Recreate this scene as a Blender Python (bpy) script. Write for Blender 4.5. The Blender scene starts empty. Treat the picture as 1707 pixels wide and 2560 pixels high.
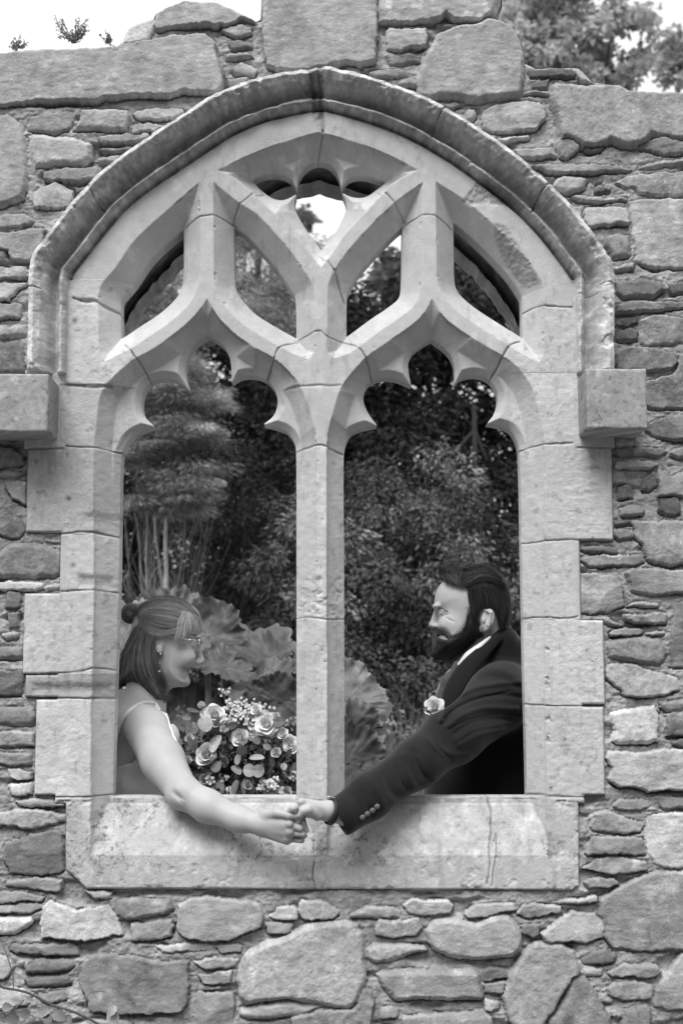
import bpy, math, random
import numpy as np
from mathutils import Vector, Matrix, Euler
R = math.radians
S = bpy.context.scene
COL = S.collection
rng = np.random.default_rng(7)
random.seed(7)

# ------------------------------------------------------------------ camera
FPX, CAM_Y, CAM_Z, PITCH = 3556.0, -3.6, 1.5, R(6.5)
cd = bpy.data.cameras.new('camera')
cam = bpy.data.objects.new('camera', cd)
COL.objects.link(cam)
cam.location = (0, CAM_Y, CAM_Z)
cam.rotation_euler = (R(90) + PITCH, 0, 0)
cd.sensor_fit = 'VERTICAL'
cd.sensor_height = 36.0
cd.lens = 50.0
cd.clip_start = 0.05
cd.clip_end = 500
cd.dof.use_dof = True
cd.dof.focus_distance = 3.68
cd.dof.aperture_fstop = 4.8
S.camera = cam

# ------------------------------------------------------------------ world, sun, exposure
SUN_EL, SUN_AZ = R(55), R(202)          # azimuth of the light, clockwise from +y: high, in front of the wall and a little left
w = bpy.data.worlds.new('World')
S.world = w
w.use_nodes = True
nt = w.node_tree
nt.nodes.clear()
wo = nt.nodes.new('ShaderNodeOutputWorld')
bg = nt.nodes.new('ShaderNodeBackground')
sky = nt.nodes.new('ShaderNodeTexSky')
sky.sky_type = 'NISHITA'
sky.sun_disc = False
sky.sun_elevation = SUN_EL
sky.sun_rotation = SUN_AZ
sky.dust_density = 6.0
sky.air_density = 1.5
bw = nt.nodes.new('ShaderNodeRGBToBW')
mx = nt.nodes.new('ShaderNodeMix'); mx.data_type = 'RGBA'
mx.inputs[0].default_value = 0.72       # a closed layer of bright cloud over most of the clear sky's gradient
mx.inputs[7].default_value = (9.5, 9.5, 9.5, 1)
nt.links.new(sky.outputs[0], bw.inputs[0])
nt.links.new(bw.outputs[0], mx.inputs[6])
nt.links.new(mx.outputs[2], bg.inputs[0])
bg.inputs[1].default_value = 0.095
nt.links.new(bg.outputs[0], wo.inputs[0])
sd = bpy.data.lights.new('sun', 'SUN')
sd.energy = 2.2
sd.angle = R(34)
sun = bpy.data.objects.new('sun', sd)
COL.objects.link(sun)
sun.rotation_euler = (R(90) - SUN_EL, 0, math.pi - SUN_AZ)
S.view_settings.view_transform = 'Standard'
S.view_settings.look = 'None'
S.view_settings.exposure = 0.60
S.view_settings.gamma = 1.0
S.view_settings.use_curve_mapping = False

# ------------------------------------------------------------------ from a point in the photograph to a point on a plane at depth y
CP, SP = math.cos(PITCH), math.sin(PITCH)
def U(u, v, y=0.0):
    a, b = (u - 853.5) / FPX, -(v - 1280.0) / FPX
    dy, dz = CP - b * SP, SP + b * CP
    t = (y - CAM_Y) / dy
    return (a * t, y, CAM_Z + dz * t)
def UA(pts, y=0.0):
    p = np.array([U(u, v, y) for u, v in pts])
    return p[:, [0, 2]]

# ------------------------------------------------------------------ noise
def vnoise(x, z, seed=0):
    xi, zi = np.floor(x).astype(np.int64), np.floor(z).astype(np.int64)
    fx, fz = x - xi, z - zi
    fx = fx * fx * (3 - 2 * fx); fz = fz * fz * (3 - 2 * fz)
    def h(a, b):
        n = (a * 374761393 + b * 668265263 + seed * 1442695041) & 0xffffffff
        n = ((n ^ (n >> 13)) * 1274126177) & 0xffffffff
        n = (n ^ (n >> 16)) & 0xffffff
        return n / float(0xffffff) * 2 - 1
    a, b, c, d = h(xi, zi), h(xi + 1, zi), h(xi, zi + 1), h(xi + 1, zi + 1)
    return (a + (b - a) * fx) * (1 - fz) + (c + (d - c) * fx) * fz
def fbm(x, z, scale, octv=4, seed=0, gain=0.5, stretch=1.0):
    o, amp, f, tot = 0, 1.0, 1.0 / scale, 0
    for k in range(octv):
        o = o + amp * vnoise(x * f / stretch + 17.3 * k, z * f - 9.1 * k, seed + k * 31)
        tot += amp
        amp *= gain; f *= 2.03
    return o / tot
def sstep(a, b, x):
    t = np.clip((x - a) / (b - a), 0, 1)
    return t * t * (3 - 2 * t)

# ------------------------------------------------------------------ polygons
def smooth_poly(P, closed=True, corner=38, n=5):
    P = np.array(P, float); N = len(P); out = []
    def pt(i): return P[i % N] if closed else P[min(max(i, 0), N - 1)]
    cor = []
    for i in range(N):
        a, b = pt(i) - pt(i - 1), pt(i + 1) - pt(i)
        if not closed and i in (0, N - 1): cor.append(True); continue
        an = abs(math.degrees(math.atan2(a[0] * b[1] - a[1] * b[0], a @ b)))
        cor.append(an > corner)
    for i in range(N if closed else N - 1):
        j = (i + 1) % N
        p0, p1, p2, p3 = pt(i - 1), pt(i), pt(i + 1), pt(i + 2)
        L = np.linalg.norm(p2 - p1)
        t1 = (p2 - p1) if cor[i] else (p2 - p0) / (np.linalg.norm(p2 - p1) + np.linalg.norm(p1 - p0) + 1e-9) * L
        t2 = (p2 - p1) if cor[j] else (p3 - p1) / (np.linalg.norm(p3 - p2) + np.linalg.norm(p2 - p1) + 1e-9) * L
        for k in range(n):
            t = k / n
            out.append((2*t**3 - 3*t*t + 1) * p1 + (t**3 - 2*t*t + t) * t1 + (-2*t**3 + 3*t*t) * p2 + (t**3 - t*t) * t2)
    if not closed: out.append(P[-1])
    return np.array(out)
def seg_dist(x, z, P, closed=True):
    d = np.full(x.shape, 1e9)
    n = len(P)
    for i in range(n if closed else n - 1):
        ax, az = P[i]; bx, bz = P[(i + 1) % n]
        ex, ez = bx - ax, bz - az
        t = np.clip(((x - ax) * ex + (z - az) * ez) / (ex * ex + ez * ez + 1e-12), 0, 1)
        d = np.minimum(d, (x - ax - t * ex) ** 2 + (z - az - t * ez) ** 2)
    return np.sqrt(d)
def inside(x, z, P):
    c = np.zeros(x.shape, bool)
    n = len(P)
    for i in range(n):
        ax, az = P[i]; bx, bz = P[(i + 1) % n]
        if az == bz: continue
        m = ((az > z) != (bz > z))
        c ^= m & (x < (bx - ax) * (z - az) / (bz - az) + ax)
    return c
def sdist(x, z, P):
    d = seg_dist(x, z, P)
    return np.where(inside(x, z, P), d, -d)
def sdist_box(X, Z, P, margin, far=-1.0):
    """signed distance (+ inside) on a regular grid X[r,c], Z[r,c], only near the polygon"""
    out = np.full(X.shape, far)
    x0, z0 = P.min(0) - margin; x1, z1 = P.max(0) + margin
    r = np.where((Z[:, 0] >= z0) & (Z[:, 0] <= z1))[0]; c = np.where((X[0] >= x0) & (X[0] <= x1))[0]
    if len(r) and len(c):
        s = np.s_[r[0]:r[-1] + 1, c[0]:c[-1] + 1]
        out[s] = sdist(X[s], Z[s], P)
    return out
def bez(pts, y=0.0, closed=True, corner=38, n=5): return smooth_poly(UA(pts, y), closed, corner, n)

# ------------------------------------------------------------------ objects
def make_mesh(name, V, F, mat, parent=None, tone=None, smooth=True, F3=None):
    me = bpy.data.meshes.new(name)
    V = np.asarray(V, np.float32); F = np.asarray(F, np.int32).reshape(-1, 4) if F is not None and len(F) else np.zeros((0, 4), np.int32)
    F3 = np.asarray(F3, np.int32).reshape(-1, 3) if F3 is not None and len(F3) else np.zeros((0, 3), np.int32)
    me.vertices.add(len(V)); me.vertices.foreach_set('co', V.ravel())
    nl = F.size + F3.size
    me.loops.add(nl); me.loops.foreach_set('vertex_index', np.concatenate([F.ravel(), F3.ravel()]))
    me.polygons.add(len(F) + len(F3))
    st = np.concatenate([np.arange(len(F)) * 4, F.size + np.arange(len(F3)) * 3]).astype(np.int32)
    me.polygons.foreach_set('loop_start', st)
    me.update(calc_edges=True)
    me.polygons.foreach_set('use_smooth', np.full(len(me.polygons), smooth))
    if tone is not None:
        a = me.attributes.new('tone', 'FLOAT', 'POINT')
        a.data.foreach_set('value', np.asarray(tone, np.float32))
    if mat: me.materials.append(mat)
    o = bpy.data.objects.new(name, me)
    COL.objects.link(o)
    if parent: o.parent = parent; o.matrix_parent_inverse = Matrix.Translation(-Vector(parent.location)) if parent.rotation_euler.to_matrix().is_identity else parent.matrix_basis.inverted()
    return o
def empty(name, label, cat, loc=(0, 0, 0), group=None):
    o = bpy.data.objects.new(name, None); COL.objects.link(o); o.location = loc
    o.empty_display_size = 0.1
    o['label'] = label; o['category'] = cat
    if group: o['group'] = group
    return o
def tag(o, label, cat, group=None):
    o['label'] = label; o['category'] = cat
    if group: o['group'] = group
    return o
def lin(s):
    return ((s + 0.055) / 1.055) ** 2.4 if not isinstance(s, (int, float)) or s > 0.04 else s / 12.92

# ------------------------------------------------------------------ materials (the photograph is black and white: everything is a neutral grey)
def material(name, base=0.5, rough=0.85, attr=True, n1=(60, 0.12), n2=(350, 0.12), bump=0.0, bscale=300, spec=0.3, sheen=0.0, sss=0.0, metal=0.0, trans=0.0):
    m = bpy.data.materials.new(name); m.use_nodes = True
    t = m.node_tree; b = t.nodes['Principled BSDF']
    b.inputs['Roughness'].default_value = rough
    b.inputs['Specular IOR Level'].default_value = spec
    b.inputs['Metallic'].default_value = metal
    if sheen: b.inputs['Sheen Weight'].default_value = sheen; b.inputs['Sheen Tint'].default_value = (.6, .6, .6, 1); b.inputs['Sheen Roughness'].default_value = 0.4
    if sss: b.inputs['Subsurface Weight'].default_value = sss; b.inputs['Subsurface Radius'].default_value = (.008, .008, .008); b.inputs['Subsurface Scale'].default_value = 1.0
    if trans: b.inputs['Transmission Weight'].default_value = trans
    tc = t.nodes.new('ShaderNodeTexCoord')
    if attr:
        at = t.nodes.new('ShaderNodeAttribute'); at.attribute_name = 'tone'
        src = at.outputs['Fac']
    else:
        v = t.nodes.new('ShaderNodeValue'); v.outputs[0].default_value = base
        src = v.outputs[0]
    for sc, am in (n1, n2):
        if am <= 0: continue
        n = t.nodes.new('ShaderNodeTexNoise'); n.inputs['Scale'].default_value = sc; n.inputs['Detail'].default_value = 4
        t.links.new(tc.outputs['Object'], n.inputs['Vector'])
        mr = t.nodes.new('ShaderNodeMapRange'); mr.inputs[1].default_value = 0.3; mr.inputs[2].default_value = 0.7
        mr.inputs[3].default_value = 1 - am; mr.inputs[4].default_value = 1 + am
        t.links.new(n.outputs['Fac'], mr.inputs[0])
        mu = t.nodes.new('ShaderNodeMath'); mu.operation = 'MULTIPLY'
        t.links.new(src, mu.inputs[0]); t.links.new(mr.outputs[0], mu.inputs[1])
        src = mu.outputs[0]
    t.links.new(src, b.inputs['Base Color'])
    if bump:
        n = t.nodes.new('ShaderNodeTexNoise'); n.inputs['Scale'].default_value = bscale; n.inputs['Detail'].default_value = 6
        t.links.new(tc.outputs['Object'], n.inputs['Vector'])
        bp = t.nodes.new('ShaderNodeBump'); bp.inputs['Strength'].default_value = bump; bp.inputs['Distance'].default_value = 0.003
        t.links.new(n.outputs['Fac'], bp.inputs['Height']); t.links.new(bp.outputs[0], b.inputs['Normal'])
    return m
M_RUB = material('rubble_stone', n1=(28, .20), n2=(420, .20), bump=0.5, bscale=200)
M_ASH = material('ashlar_stone', n1=(30, .06), n2=(480, .12), bump=0.5, bscale=380)

# ------------------------------------------------------------------ stones of the wall, traced: zoom, protrusion mm, grey, outline
ZO = dict(a=(0,0,1.96), b=(800,0,1.96), c=(0,600,1.96), d=(800,600,1.96), e=(0,1100,1.96), f=(907,1100,1.96), g=(0,1500,1.96),
          h=(907,1500,1.96), i=(0,1960,1.96), j=(907,1960,1.96), k=(907,500,1.96), l=(1307,0,3.92), m=(600,2160,3.92),
          n=(0,900,2.94), o=(1500,900,2.94), p=(0,300,3.36), N=(0,0,1.0))
def zp(z, s):
    ox, oy, sc = ZO[z]
    v = [float(q) for q in s.replace(',', ' ').split()]
    return [(ox + v[i] / sc, oy + v[i + 1] / sc) for i in range(0, len(v), 2)]
STONES = '''
a 35 .60 -80,240 -20,235 190,212 330,215 560,205 700,175 880,150 1000,145 1040,170 1060,250 1085,340 1090,410 1060,440 1000,430 900,430 820,450 640,450 500,455 470,470 330,470 220,475 170,470 90,485 -80,490
a 15 .72 570,195 620,120 690,70 745,65 750,130 720,180 640,200
a 35 .62 748,95 765,40 830,5 900,-15 1060,-15 1130,20 1200,50 1250,75 1180,60 1100,100 1040,105 950,95 820,105 760,118
a 20 .65 1080,130 1120,112 1180,105 1230,115 1225,140 1160,165 1120,150
a 14 .50 1110,195 1160,180 1225,190 1230,215 1130,228
a 18 .60 1095,250 1200,235 1240,265 1100,278
a 16 .62 1125,320 1190,290 1260,320 1240,355 1150,350
a 12 .60 1110,375 1230,370 1200,395 1120,410
N 40 .63 650,10 655,-90 945,-90 943,60 938,140 900,150 880,143 850,145 800,155 770,165 690,160 665,150 652,60
b 30 .60 290,80 285,40 290,-180 900,-180 900,-5 880,30 850,45 800,75 660,75 620,45 570,75 480,80 400,85 300,85
b 18 .60 330,150 340,115 400,125 520,115 530,160 520,205 400,225 325,220
b 14 .55 340,270 400,250 490,255 490,285 420,300 345,298
b 12 .55 240,345 330,320 420,330 440,355 330,362 250,360
b 12 .50 380,385 470,375 470,400 400,405
b 40 .60 480,430 485,330 510,260 550,190 580,130 690,95 790,80 830,60 890,65 950,100 990,160 1010,240 1010,310 1000,400 990,450 970,445 900,455 830,460 790,475 700,465 600,450 540,465 490,450
b 10 .40 1025,340 1080,325 1160,315 1240,325 1260,345 1250,360 1130,370 1030,365
b 15 .62 1000,440 1120,430 1120,445 1000,450
b 5 .45 1040,395 1120,385 1110,420 1040,425
b 8 .68 1240,310 1280,310 1330,350 1350,380 1280,385 1260,340
b 25 .62 795,560 810,525 870,490 1000,480 1080,480 1110,510 1105,570 1060,620 960,630 850,632 805,610
b 12 .62 710,545 725,520 760,520 775,545 750,580 720,575
b 12 .60 600,500 660,490 690,510 640,520
b 20 .60 945,720 1140,705 1165,745 1100,755 980,755
b 15 .65 880,665 1030,650 1028,668 900,682
l 35 .60 295,860 310,780 350,760 500,765 640,780 820,765 960,775 1060,830 1500,850 1800,850 1800,1340 1568,1340 1380,1300 1290,1300 1180,1390 1080,1400 1000,1400 880,1350 800,1390 700,1405 590,1400 520,1340 430,1320 380,1330 360,1210 320,1050 300,960
l 20 .50 385,1350 430,1325 510,1345 560,1420 520,1480 440,1525 370,1500 375,1400
l 20 .50 1140,1410 1290,1330 1400,1310 1568,1360 1750,1360 1750,1450 1520,1470 1400,1480 1250,1430
l 10 .50 590,1430 700,1420 800,1415 780,1450 680,1470
l 22 .55 70,1590 250,1570 600,1580 860,1590 1080,1620 960,1645 500,1670 330,1665 220,1630
l 15 .58 1140,1620 1250,1570 1568,1530 1750,1530 1750,1580 1440,1590 1320,1620
l 20 .65 300,1790 340,1720 400,1700 600,1700 650,1730 620,1810 560,1850 450,1870 350,1830
l 20 .58 920,1760 1050,1700 1300,1670 1750,1640 1750,1740 1740,1870 1500,1885 1300,1885 1160,1870 1130,1820 1000,1800
l 4 .35 700,1750 790,1745 780,1780 700,1790
l 5 .38 690,1830 780,1820 870,1830 860,1860 750,1870 700,1865
l 22 .65 480,1890 560,1880 700,1905 900,1910 1040,1920 1030,1935 860,1930 760,1950 640,1945 540,1930
l 22 .68 610,2040 640,2000 900,2000 1030,2010 1045,2080 1040,2160 900,2175 760,2175 640,2195 600,2120
l 20 .66 1070,1950 1150,1930 1750,1930 1750,2590 1400,2600 1200,2570 1110,2520 1130,2440 1100,2300 1070,2100
k 15 .58 1195,160 1250,155 1310,160 1315,230 1310,265 1230,270 1200,215
k 12 .60 1230,320 1340,295 1335,330 1250,345
k 22 .50 1245,390 1380,370 1470,390 1485,430 1440,465 1280,470 1250,440
k 20 .50 1240,500 1350,490 1480,490 1568,485 1750,490 1750,505 1600,510 1480,530 1400,535 1300,545 1245,545
k 12 .42 1245,575 1350,565 1350,595 1290,615 1245,605
k 20 .52 1370,570 1430,555 1750,580 1750,690 1500,690 1400,700 1370,690
k 12 .42 1245,640 1310,620 1355,635 1355,680 1245,680
k 22 .50 1245,740 1310,715 1400,715 1520,740 1545,790 1530,820 1400,825 1260,815
k 22 .50 1750,740 1550,750 1560,800 1530,850 1400,875 1385,900 1390,960 1400,1000 1460,1010 1750,1010
k 20 .50 1400,1095 1500,1050 1750,1040 1750,1150 1620,1176 1500,1165 1420,1140 1395,1120
k 14 .50 1505,400 1750,385 1750,435 1520,440
o 14 .50 110,640 460,640 500,665 430,695 130,695
o 20 .58 140,740 220,725 400,740 450,755 410,780 120,785
o 15 .62 520,670 609,635 750,630 750,720 580,715
o 10 .48 145,920 200,905 235,920 255,1000 150,1020
o 10 .42 315,870 400,810 430,850 425,910 370,950 310,940
o 18 .60 435,810 490,800 520,850 600,830 750,820 750,990 530,990 440,990
o 14 .42 445,1010 590,1000 600,1120 560,1135 490,1125 440,1100
o 18 .58 150,1090 250,1060 340,1090 320,1130 240,1145 170,1140
o 5 .35 110,1190 250,1185 245,1205 120,1210
o 8 .50 110,1250 200,1240 255,1260 250,1300 150,1320 110,1290
o 22 .63 255,1180 330,1175 750,1175 750,1490 600,1495 520,1505 430,1490 360,1455 340,1380 330,1340 270,1290
f 15 .50 1060,575 1200,560 1370,560 1390,590 1330,610 1200,615 1110,610
f 8 .50 1045,525 1150,515 1250,530 1250,545 1100,545
o 24 .62 205,1560 260,1530 400,1525 500,1540 609,1540 750,1560 750,1680 600,1700 470,1720 300,1710 235,1690 230,1630
f 18 .62 1060,650 1140,655 1250,670 1275,700 1280,760 1290,810 1200,845 1060,840 1058,740
o 12 .62 205,1815 240,1785 320,1770 440,1790 440,1810 330,1810 260,1800
o 22 .55 190,1870 340,1870 440,1850 500,1870 500,1930 400,1935 280,1930 200,1910
o 12 .55 -50,1900 60,1890 180,1955 90,1950 0,1915
o 14 .52 75,2010 110,1980 300,1975 330,1990 280,2025 90,2030
o 12 .65 350,2010 410,1985 490,1995 480,2020 380,2025
o 22 .55 60,2100 100,2060 240,2040 360,2035 460,2050 510,2150 460,2250 300,2230 120,2195 70,2180
o 16 .50 570,1790 609,1780 750,1780 750,2250 600,2260 515,2255 520,2080 550,1930
h 20 .62 1195,345 1210,320 1330,315 1400,345 1500,370 1550,385 1560,440 1500,460 1380,475 1290,470 1260,430 1200,380
h 15 .50 1460,500 1568,490 1700,490 1700,545 1500,545 1465,530
h 20 .70 1225,690 1245,640 1215,560 1260,545 1380,525 1440,520 1455,560 1455,690 1400,705 1250,705
h 16 .45 1490,560 1540,550 1700,550 1700,670 1495,670
h 12 .50 1520,700 1568,685 1700,685 1700,720 1560,720
h 28 .62 1200,780 1210,745 1300,745 1350,755 1450,735 1700,730 1700,930 1480,940 1400,945 1350,920 1260,925 1215,880 1225,830
h 12 .60 1230,1010 1270,985 1400,985 1410,1010 1360,1035 1250,1025
h 14 .55 1445,985 1520,975 1700,980 1700,1025 1480,1025
j 15 .65 1115,160 1180,135 1230,140 1290,170 1390,205 1370,235 1280,250 1140,235 1120,210
j 12 .74 1400,165 1500,145 1700,140 1700,420 1520,410 1440,400 1405,340 1395,260
j 18 .55 1095,340 1125,270 1220,265 1380,270 1390,350 1200,350 1110,355
j 18 .57 1085,420 1160,375 1300,370 1390,390 1400,425 1330,445 1220,450
j 14 .58 1085,490 1150,470 1240,470 1265,490 1200,510 1110,515
j 30 .53 1175,570 1260,520 1400,450 1470,440 1568,440 1700,440 1700,815 1480,825 1380,828 1240,820 1195,770 1185,680 1175,620
j 22 .66 200,600 240,575 420,580 440,600 430,640 300,655 230,640
j 15 .62 495,640 560,600 740,590 750,625 660,640 600,655 510,660
j 15 .60 755,640 790,600 970,605 985,630 900,650 820,660
j 12 .65 940,590 1040,570 1150,565 1150,585 1040,595
j 20 .60 60,720 80,670 150,680 280,670 290,710 270,745 150,760 65,745
j 30 .64 310,730 350,680 440,665 500,680 560,690 650,650 720,655 760,700 785,760 780,830 740,860 640,870 540,875 420,865 370,840 320,780
j 8 .48 770,695 870,690 865,740 840,765 790,740
j 18 .62 880,740 950,680 1030,635 1150,650 1180,690 1185,760 1120,780 1000,785 900,780
j 20 .65 20,820 50,795 180,790 300,800 320,820 220,850 130,880 50,885 20,860
j 28 .62 60,940 100,925 400,920 540,915 580,940 590,990 600,1060 580,1080 480,1070 300,1070 160,1075 120,1040 80,980
j 12 .40 590,930 620,905 720,935 715,960 600,975
j 14 .55 590,990 700,980 710,1020 690,1040 600,1030
j 10 .60 600,1070 680,1075 670,1110 610,1120
j 26 .62 720,940 800,830 850,790 980,790 1050,830 1070,930 1060,960 1010,1010 900,1190 880,1250 760,1250 720,1150 690,1060
j 22 .50 1030,960 1090,960 1140,1020 1180,1090 1225,1150 1240,1250 900,1250 920,1170 1000,1060
j 15 .52 1075,870 1130,840 1195,815 1250,850 1240,880 1150,895 1090,890
j 10 .65 1085,920 1180,915 1175,945 1090,950
j 20 .57 1215,940 1280,900 1400,895 1460,900 1475,930 1440,960 1340,955 1230,955
j 18 .57 1200,1010 1240,985 1380,980 1420,1000 1415,1065 1280,1070 1215,1040
j 18 .55 1290,1120 1400,1085 1420,1110 1420,1250 1260,1250 1275,1180
j 20 .60 1480,960 1510,930 1568,850 1700,830 1700,1150 1568,1110 1500,1120 1440,1100 1440,1020
j 12 .55 90,1110 150,1100 175,1120 170,1150 90,1160
j 15 .62 200,1150 600,1120 640,1160 640,1250 200,1250
m 32 .66 0,980 80,870 200,800 380,740 480,700 620,630 800,590 1000,580 1120,600 1200,700 1230,850 1235,1000 1240,1150 1200,1250 1150,1380 1060,1450 950,1440 800,1410 600,1380 500,1360 250,1370 60,1400 -20,1330 -40,1150
m 22 .66 0,1450 200,1390 500,1380 800,1420 620,1490 350,1530 100,1540 -10,1500
m 24 .62 500,1530 800,1450 1000,1450 1080,1450 1150,1400 1200,1250 1290,1270 1310,1400 1290,1540 1250,1700 500,1700
m 15 .75 280,520 360,460 510,425 550,470 550,545 440,550 320,545
m 14 .70 555,470 600,380 800,360 860,400 980,480 900,545 700,560 600,545
m 12 .62 250,590 360,580 500,600 490,660 440,690 260,695
m 12 .62 1080,520 1250,440 1500,440 1568,480 1568,530 1250,540 1100,545
n 15 .50 -50,620 60,640 150,690 155,760 130,770 -50,770
n 14 .62 -50,810 60,805 190,825 120,850 60,860 -50,840
n 14 .62 30,890 130,885 185,885 180,1055 150,1040 100,1020 70,1010 40,950
n 20 .45 -50,1140 60,1135 130,1160 165,1190 175,1250 130,1305 70,1300 -50,1265
n 20 .57 -50,1430 30,1370 80,1345 250,1340 330,1370 400,1395 470,1410 470,1500 430,1560 390,1590 180,1590 -50,1590
n 16 .68 -50,1640 40,1625 150,1620 300,1640 300,1665 260,1685 150,1690 -50,1690
n 10 .60 310,1670 400,1650 480,1665 400,1690 330,1690
n 10 .60 310,1325 460,1325 465,1340 360,1345
n 12 .50 25,1815 35,1720 60,1705 130,1710 150,1750 130,1810 80,1825
n 10 .50 45,1860 130,1855 130,1960 50,1960
n 10 .65 5,2020 60,2000 130,2000 120,2040 40,2060
n 14 .45 -50,2120 150,2110 165,2160 160,2190 -50,2195
n 12 .45 -50,2290 165,2290 165,2400 140,2470 -50,2470
g 15 .50 -40,530 150,525 165,560 155,610 60,615 -40,605
g 16 .60 -40,650 60,640 155,650 160,715 80,715 -40,720
g 15 .52 -40,755 80,750 150,760 150,800 80,812 -40,800
g 14 .65 35,835 80,830 150,845 145,880 80,885 45,870
g 14 .60 25,910 150,900 150,950 90,962 50,955
g 12 .58 70,985 150,978 310,990 300,1015 200,1015 90,1010
g 22 .62 -40,1060 80,1030 200,1035 300,1060 305,1085 240,1110 120,1125 60,1110 -40,1110
i 20 .48 15,290 120,280 140,245 280,240 295,290 300,430 280,445 160,455 40,440 10,380
i 20 .62 30,480 150,470 300,475 290,515 270,535 150,520 20,505
i 16 .60 -40,540 100,535 210,560 190,580 100,580 -40,590
i 14 .58 -40,600 170,590 200,610 150,635 -40,640
i 18 .74 -40,665 140,660 155,680 120,710 60,745 -40,750
i 20 .68 190,700 200,610 240,580 360,630 440,615 520,600 555,650 590,740 520,760 440,775 330,770 200,765
i 14 .68 405,530 500,525 545,545 530,565 450,565
i 16 .56 555,580 640,565 740,580 830,570 850,620 800,650 700,660 610,670 565,650
i 14 .58 635,690 750,680 830,675 845,710 830,755 750,770 640,780
i 24 .64 858,680 870,600 920,570 1000,562 1100,575 1200,580 1270,600 1290,650 1280,710 1180,745 1100,775 1000,780 920,770 870,740
i 12 .66 760,800 900,790 1040,800 1000,820 880,828 790,830
i 10 .60 1060,800 1140,785 1190,800 1180,830 1080,835
i 14 .52 40,820 60,800 200,800 330,790 370,800 380,840 340,850 180,850 60,840
i 14 .52 115,890 200,865 350,875 360,900 320,925 180,930 120,935
i 12 .48 105,960 200,955 330,955 340,985 310,1000 130,1000
i 10 .58 180,1040 320,1025 330,1060 250,1080 190,1065
i 26 .55 390,900 440,860 540,850 700,870 800,890 920,880 920,1000 910,1080 880,1130 700,1140 560,1135 430,1130 420,1070 390,1020 380,960
i 14 .56 945,880 1050,855 1160,870 1160,905 1000,915
i 14 .62 965,945 1130,925 1120,980 1080,990 990,985
i 14 .56 960,1030 1140,1030 1150,1100 1120,1250 950,1250
i 14 .70 -40,840 30,860 60,900 30,960 -40,970
i 12 .70 -40,1010 100,1010 150,1040 120,1090 0,1110 -40,1080
i 12 .60 450,1165 620,1160 700,1250 450,1250
a 20 .55 -60,560 20,540 90,590 110,650 120,760 125,900 100,960 0,1000 -60,1000
a 16 .55 120,600 150,555 220,540 350,535 360,560 330,620 240,640 130,620
a 22 .68 350,620 380,570 395,520 500,515 620,520 630,560 610,625 500,620 370,620
a 16 .65 640,540 720,520 890,515 900,540 840,570 660,570
a 12 .60 640,600 700,590 810,600 760,630 650,635
a 16 .58 470,660 520,645 730,645 720,665 600,685 480,680
a 12 .50 470,715 650,705 640,725 490,730
a 12 .55 475,760 590,745 560,780 480,780
a 22 .65 130,650 200,645 360,660 440,685 440,760 400,795 250,790 220,805 160,800 140,740
a 18 .60 205,830 260,815 490,800 490,850 380,875 250,870 210,860
a 18 .63 150,970 160,920 270,880 350,920 330,1000 240,1005 160,1005
a 8 .50 360,910 420,905 400,930 370,935
p 16 .62 -60,780 180,775 270,810 260,850 120,880 -60,880
p 18 .57 -60,930 150,910 250,880 350,890 350,950 300,1080 240,1150 150,1165 80,1150 60,1080 -60,1040
p 12 .50 -60,1060 40,1080 60,1180 -60,1200
p 16 .58 -60,1215 210,1210 215,1290 200,1310 -60,1310
p 16 .65 -60,1360 220,1350 150,1400 60,1490 -60,1490
p 14 .55 -60,1520 120,1520 175,1530 160,1640 100,1640 -60,1660
p 15 .58 -60,1710 220,1700 215,1780 180,1810 -60,1820
p 10 .45 -60,1860 140,1840 190,1880 195,2100 100,2105 -60,2110
'''
stones = []
for ln in STONES.strip().split('\n'):
    z, h, t, rest = ln.split(None, 3)
    stones.append((float(h) / 1000 * .68, float(t), UA(zp(z, rest), -float(h) / 1000 * .8)))

# window outline: everything inside belongs to the dressed stone window
HOOD_OUT = [(68, 945), (70, 800), (77, 651), (105, 605), (219, 464), (286, 403), (367, 347), (459, 286), (531, 240), (612, 204), (694, 182), (765, 168), (800, 162),
            (902, 186), (1004, 219), (1086, 255), (1157, 296), (1234, 347), (1310, 403), (1377, 462), (1428, 515), (1484, 587), (1514, 628), (1532, 663), (1535, 740), (1535, 945)]
hood_poly = bez(HOOD_OUT + [(1535, 2700), (68, 2700)], -0.045, corner=30)
BLOCKS = [  # name, x0, y0, x1, y1, tone, rough part
    ('jamb_block', 66, 1121, 330, 1332, .74), ('jamb_block', 165, 1336, 330, 1478, .76), ('jamb_block', 57, 1482, 330, 1686, .80),
    ('jamb_block', 62, 1686, 330, 1744, .66), ('jamb_block', 87, 1748, 330, 1989, .78),
    ('jamb_block', 1280, 1118, 1532, 1352, .77), ('jamb_block', 1280, 1356, 1436, 1545, .78), ('jamb_block', 1280, 1549, 1512, 1762, .78),
    ('jamb_block', 1280, 1766, 1512, 1989, .77),
    ('jamb_stone', 150, 700, 330, 958, .78), ('jamb_stone', 150, 962, 330, 1117, .76),
    ('jamb_stone', 1280, 768, 1440, 930, .77), ('jamb_stone', 1280, 934, 1450, 1114, .77)]
SILL = [(163, 2003), (330, 1988), (700, 1991), (1317, 1991), (1448, 2003), (1449, 2215), (1430, 2228), (1200, 2226), (800, 2226), (560, 2224), (215, 2224), (162, 2175)]
sill_poly = UA(SILL, 0)
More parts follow.
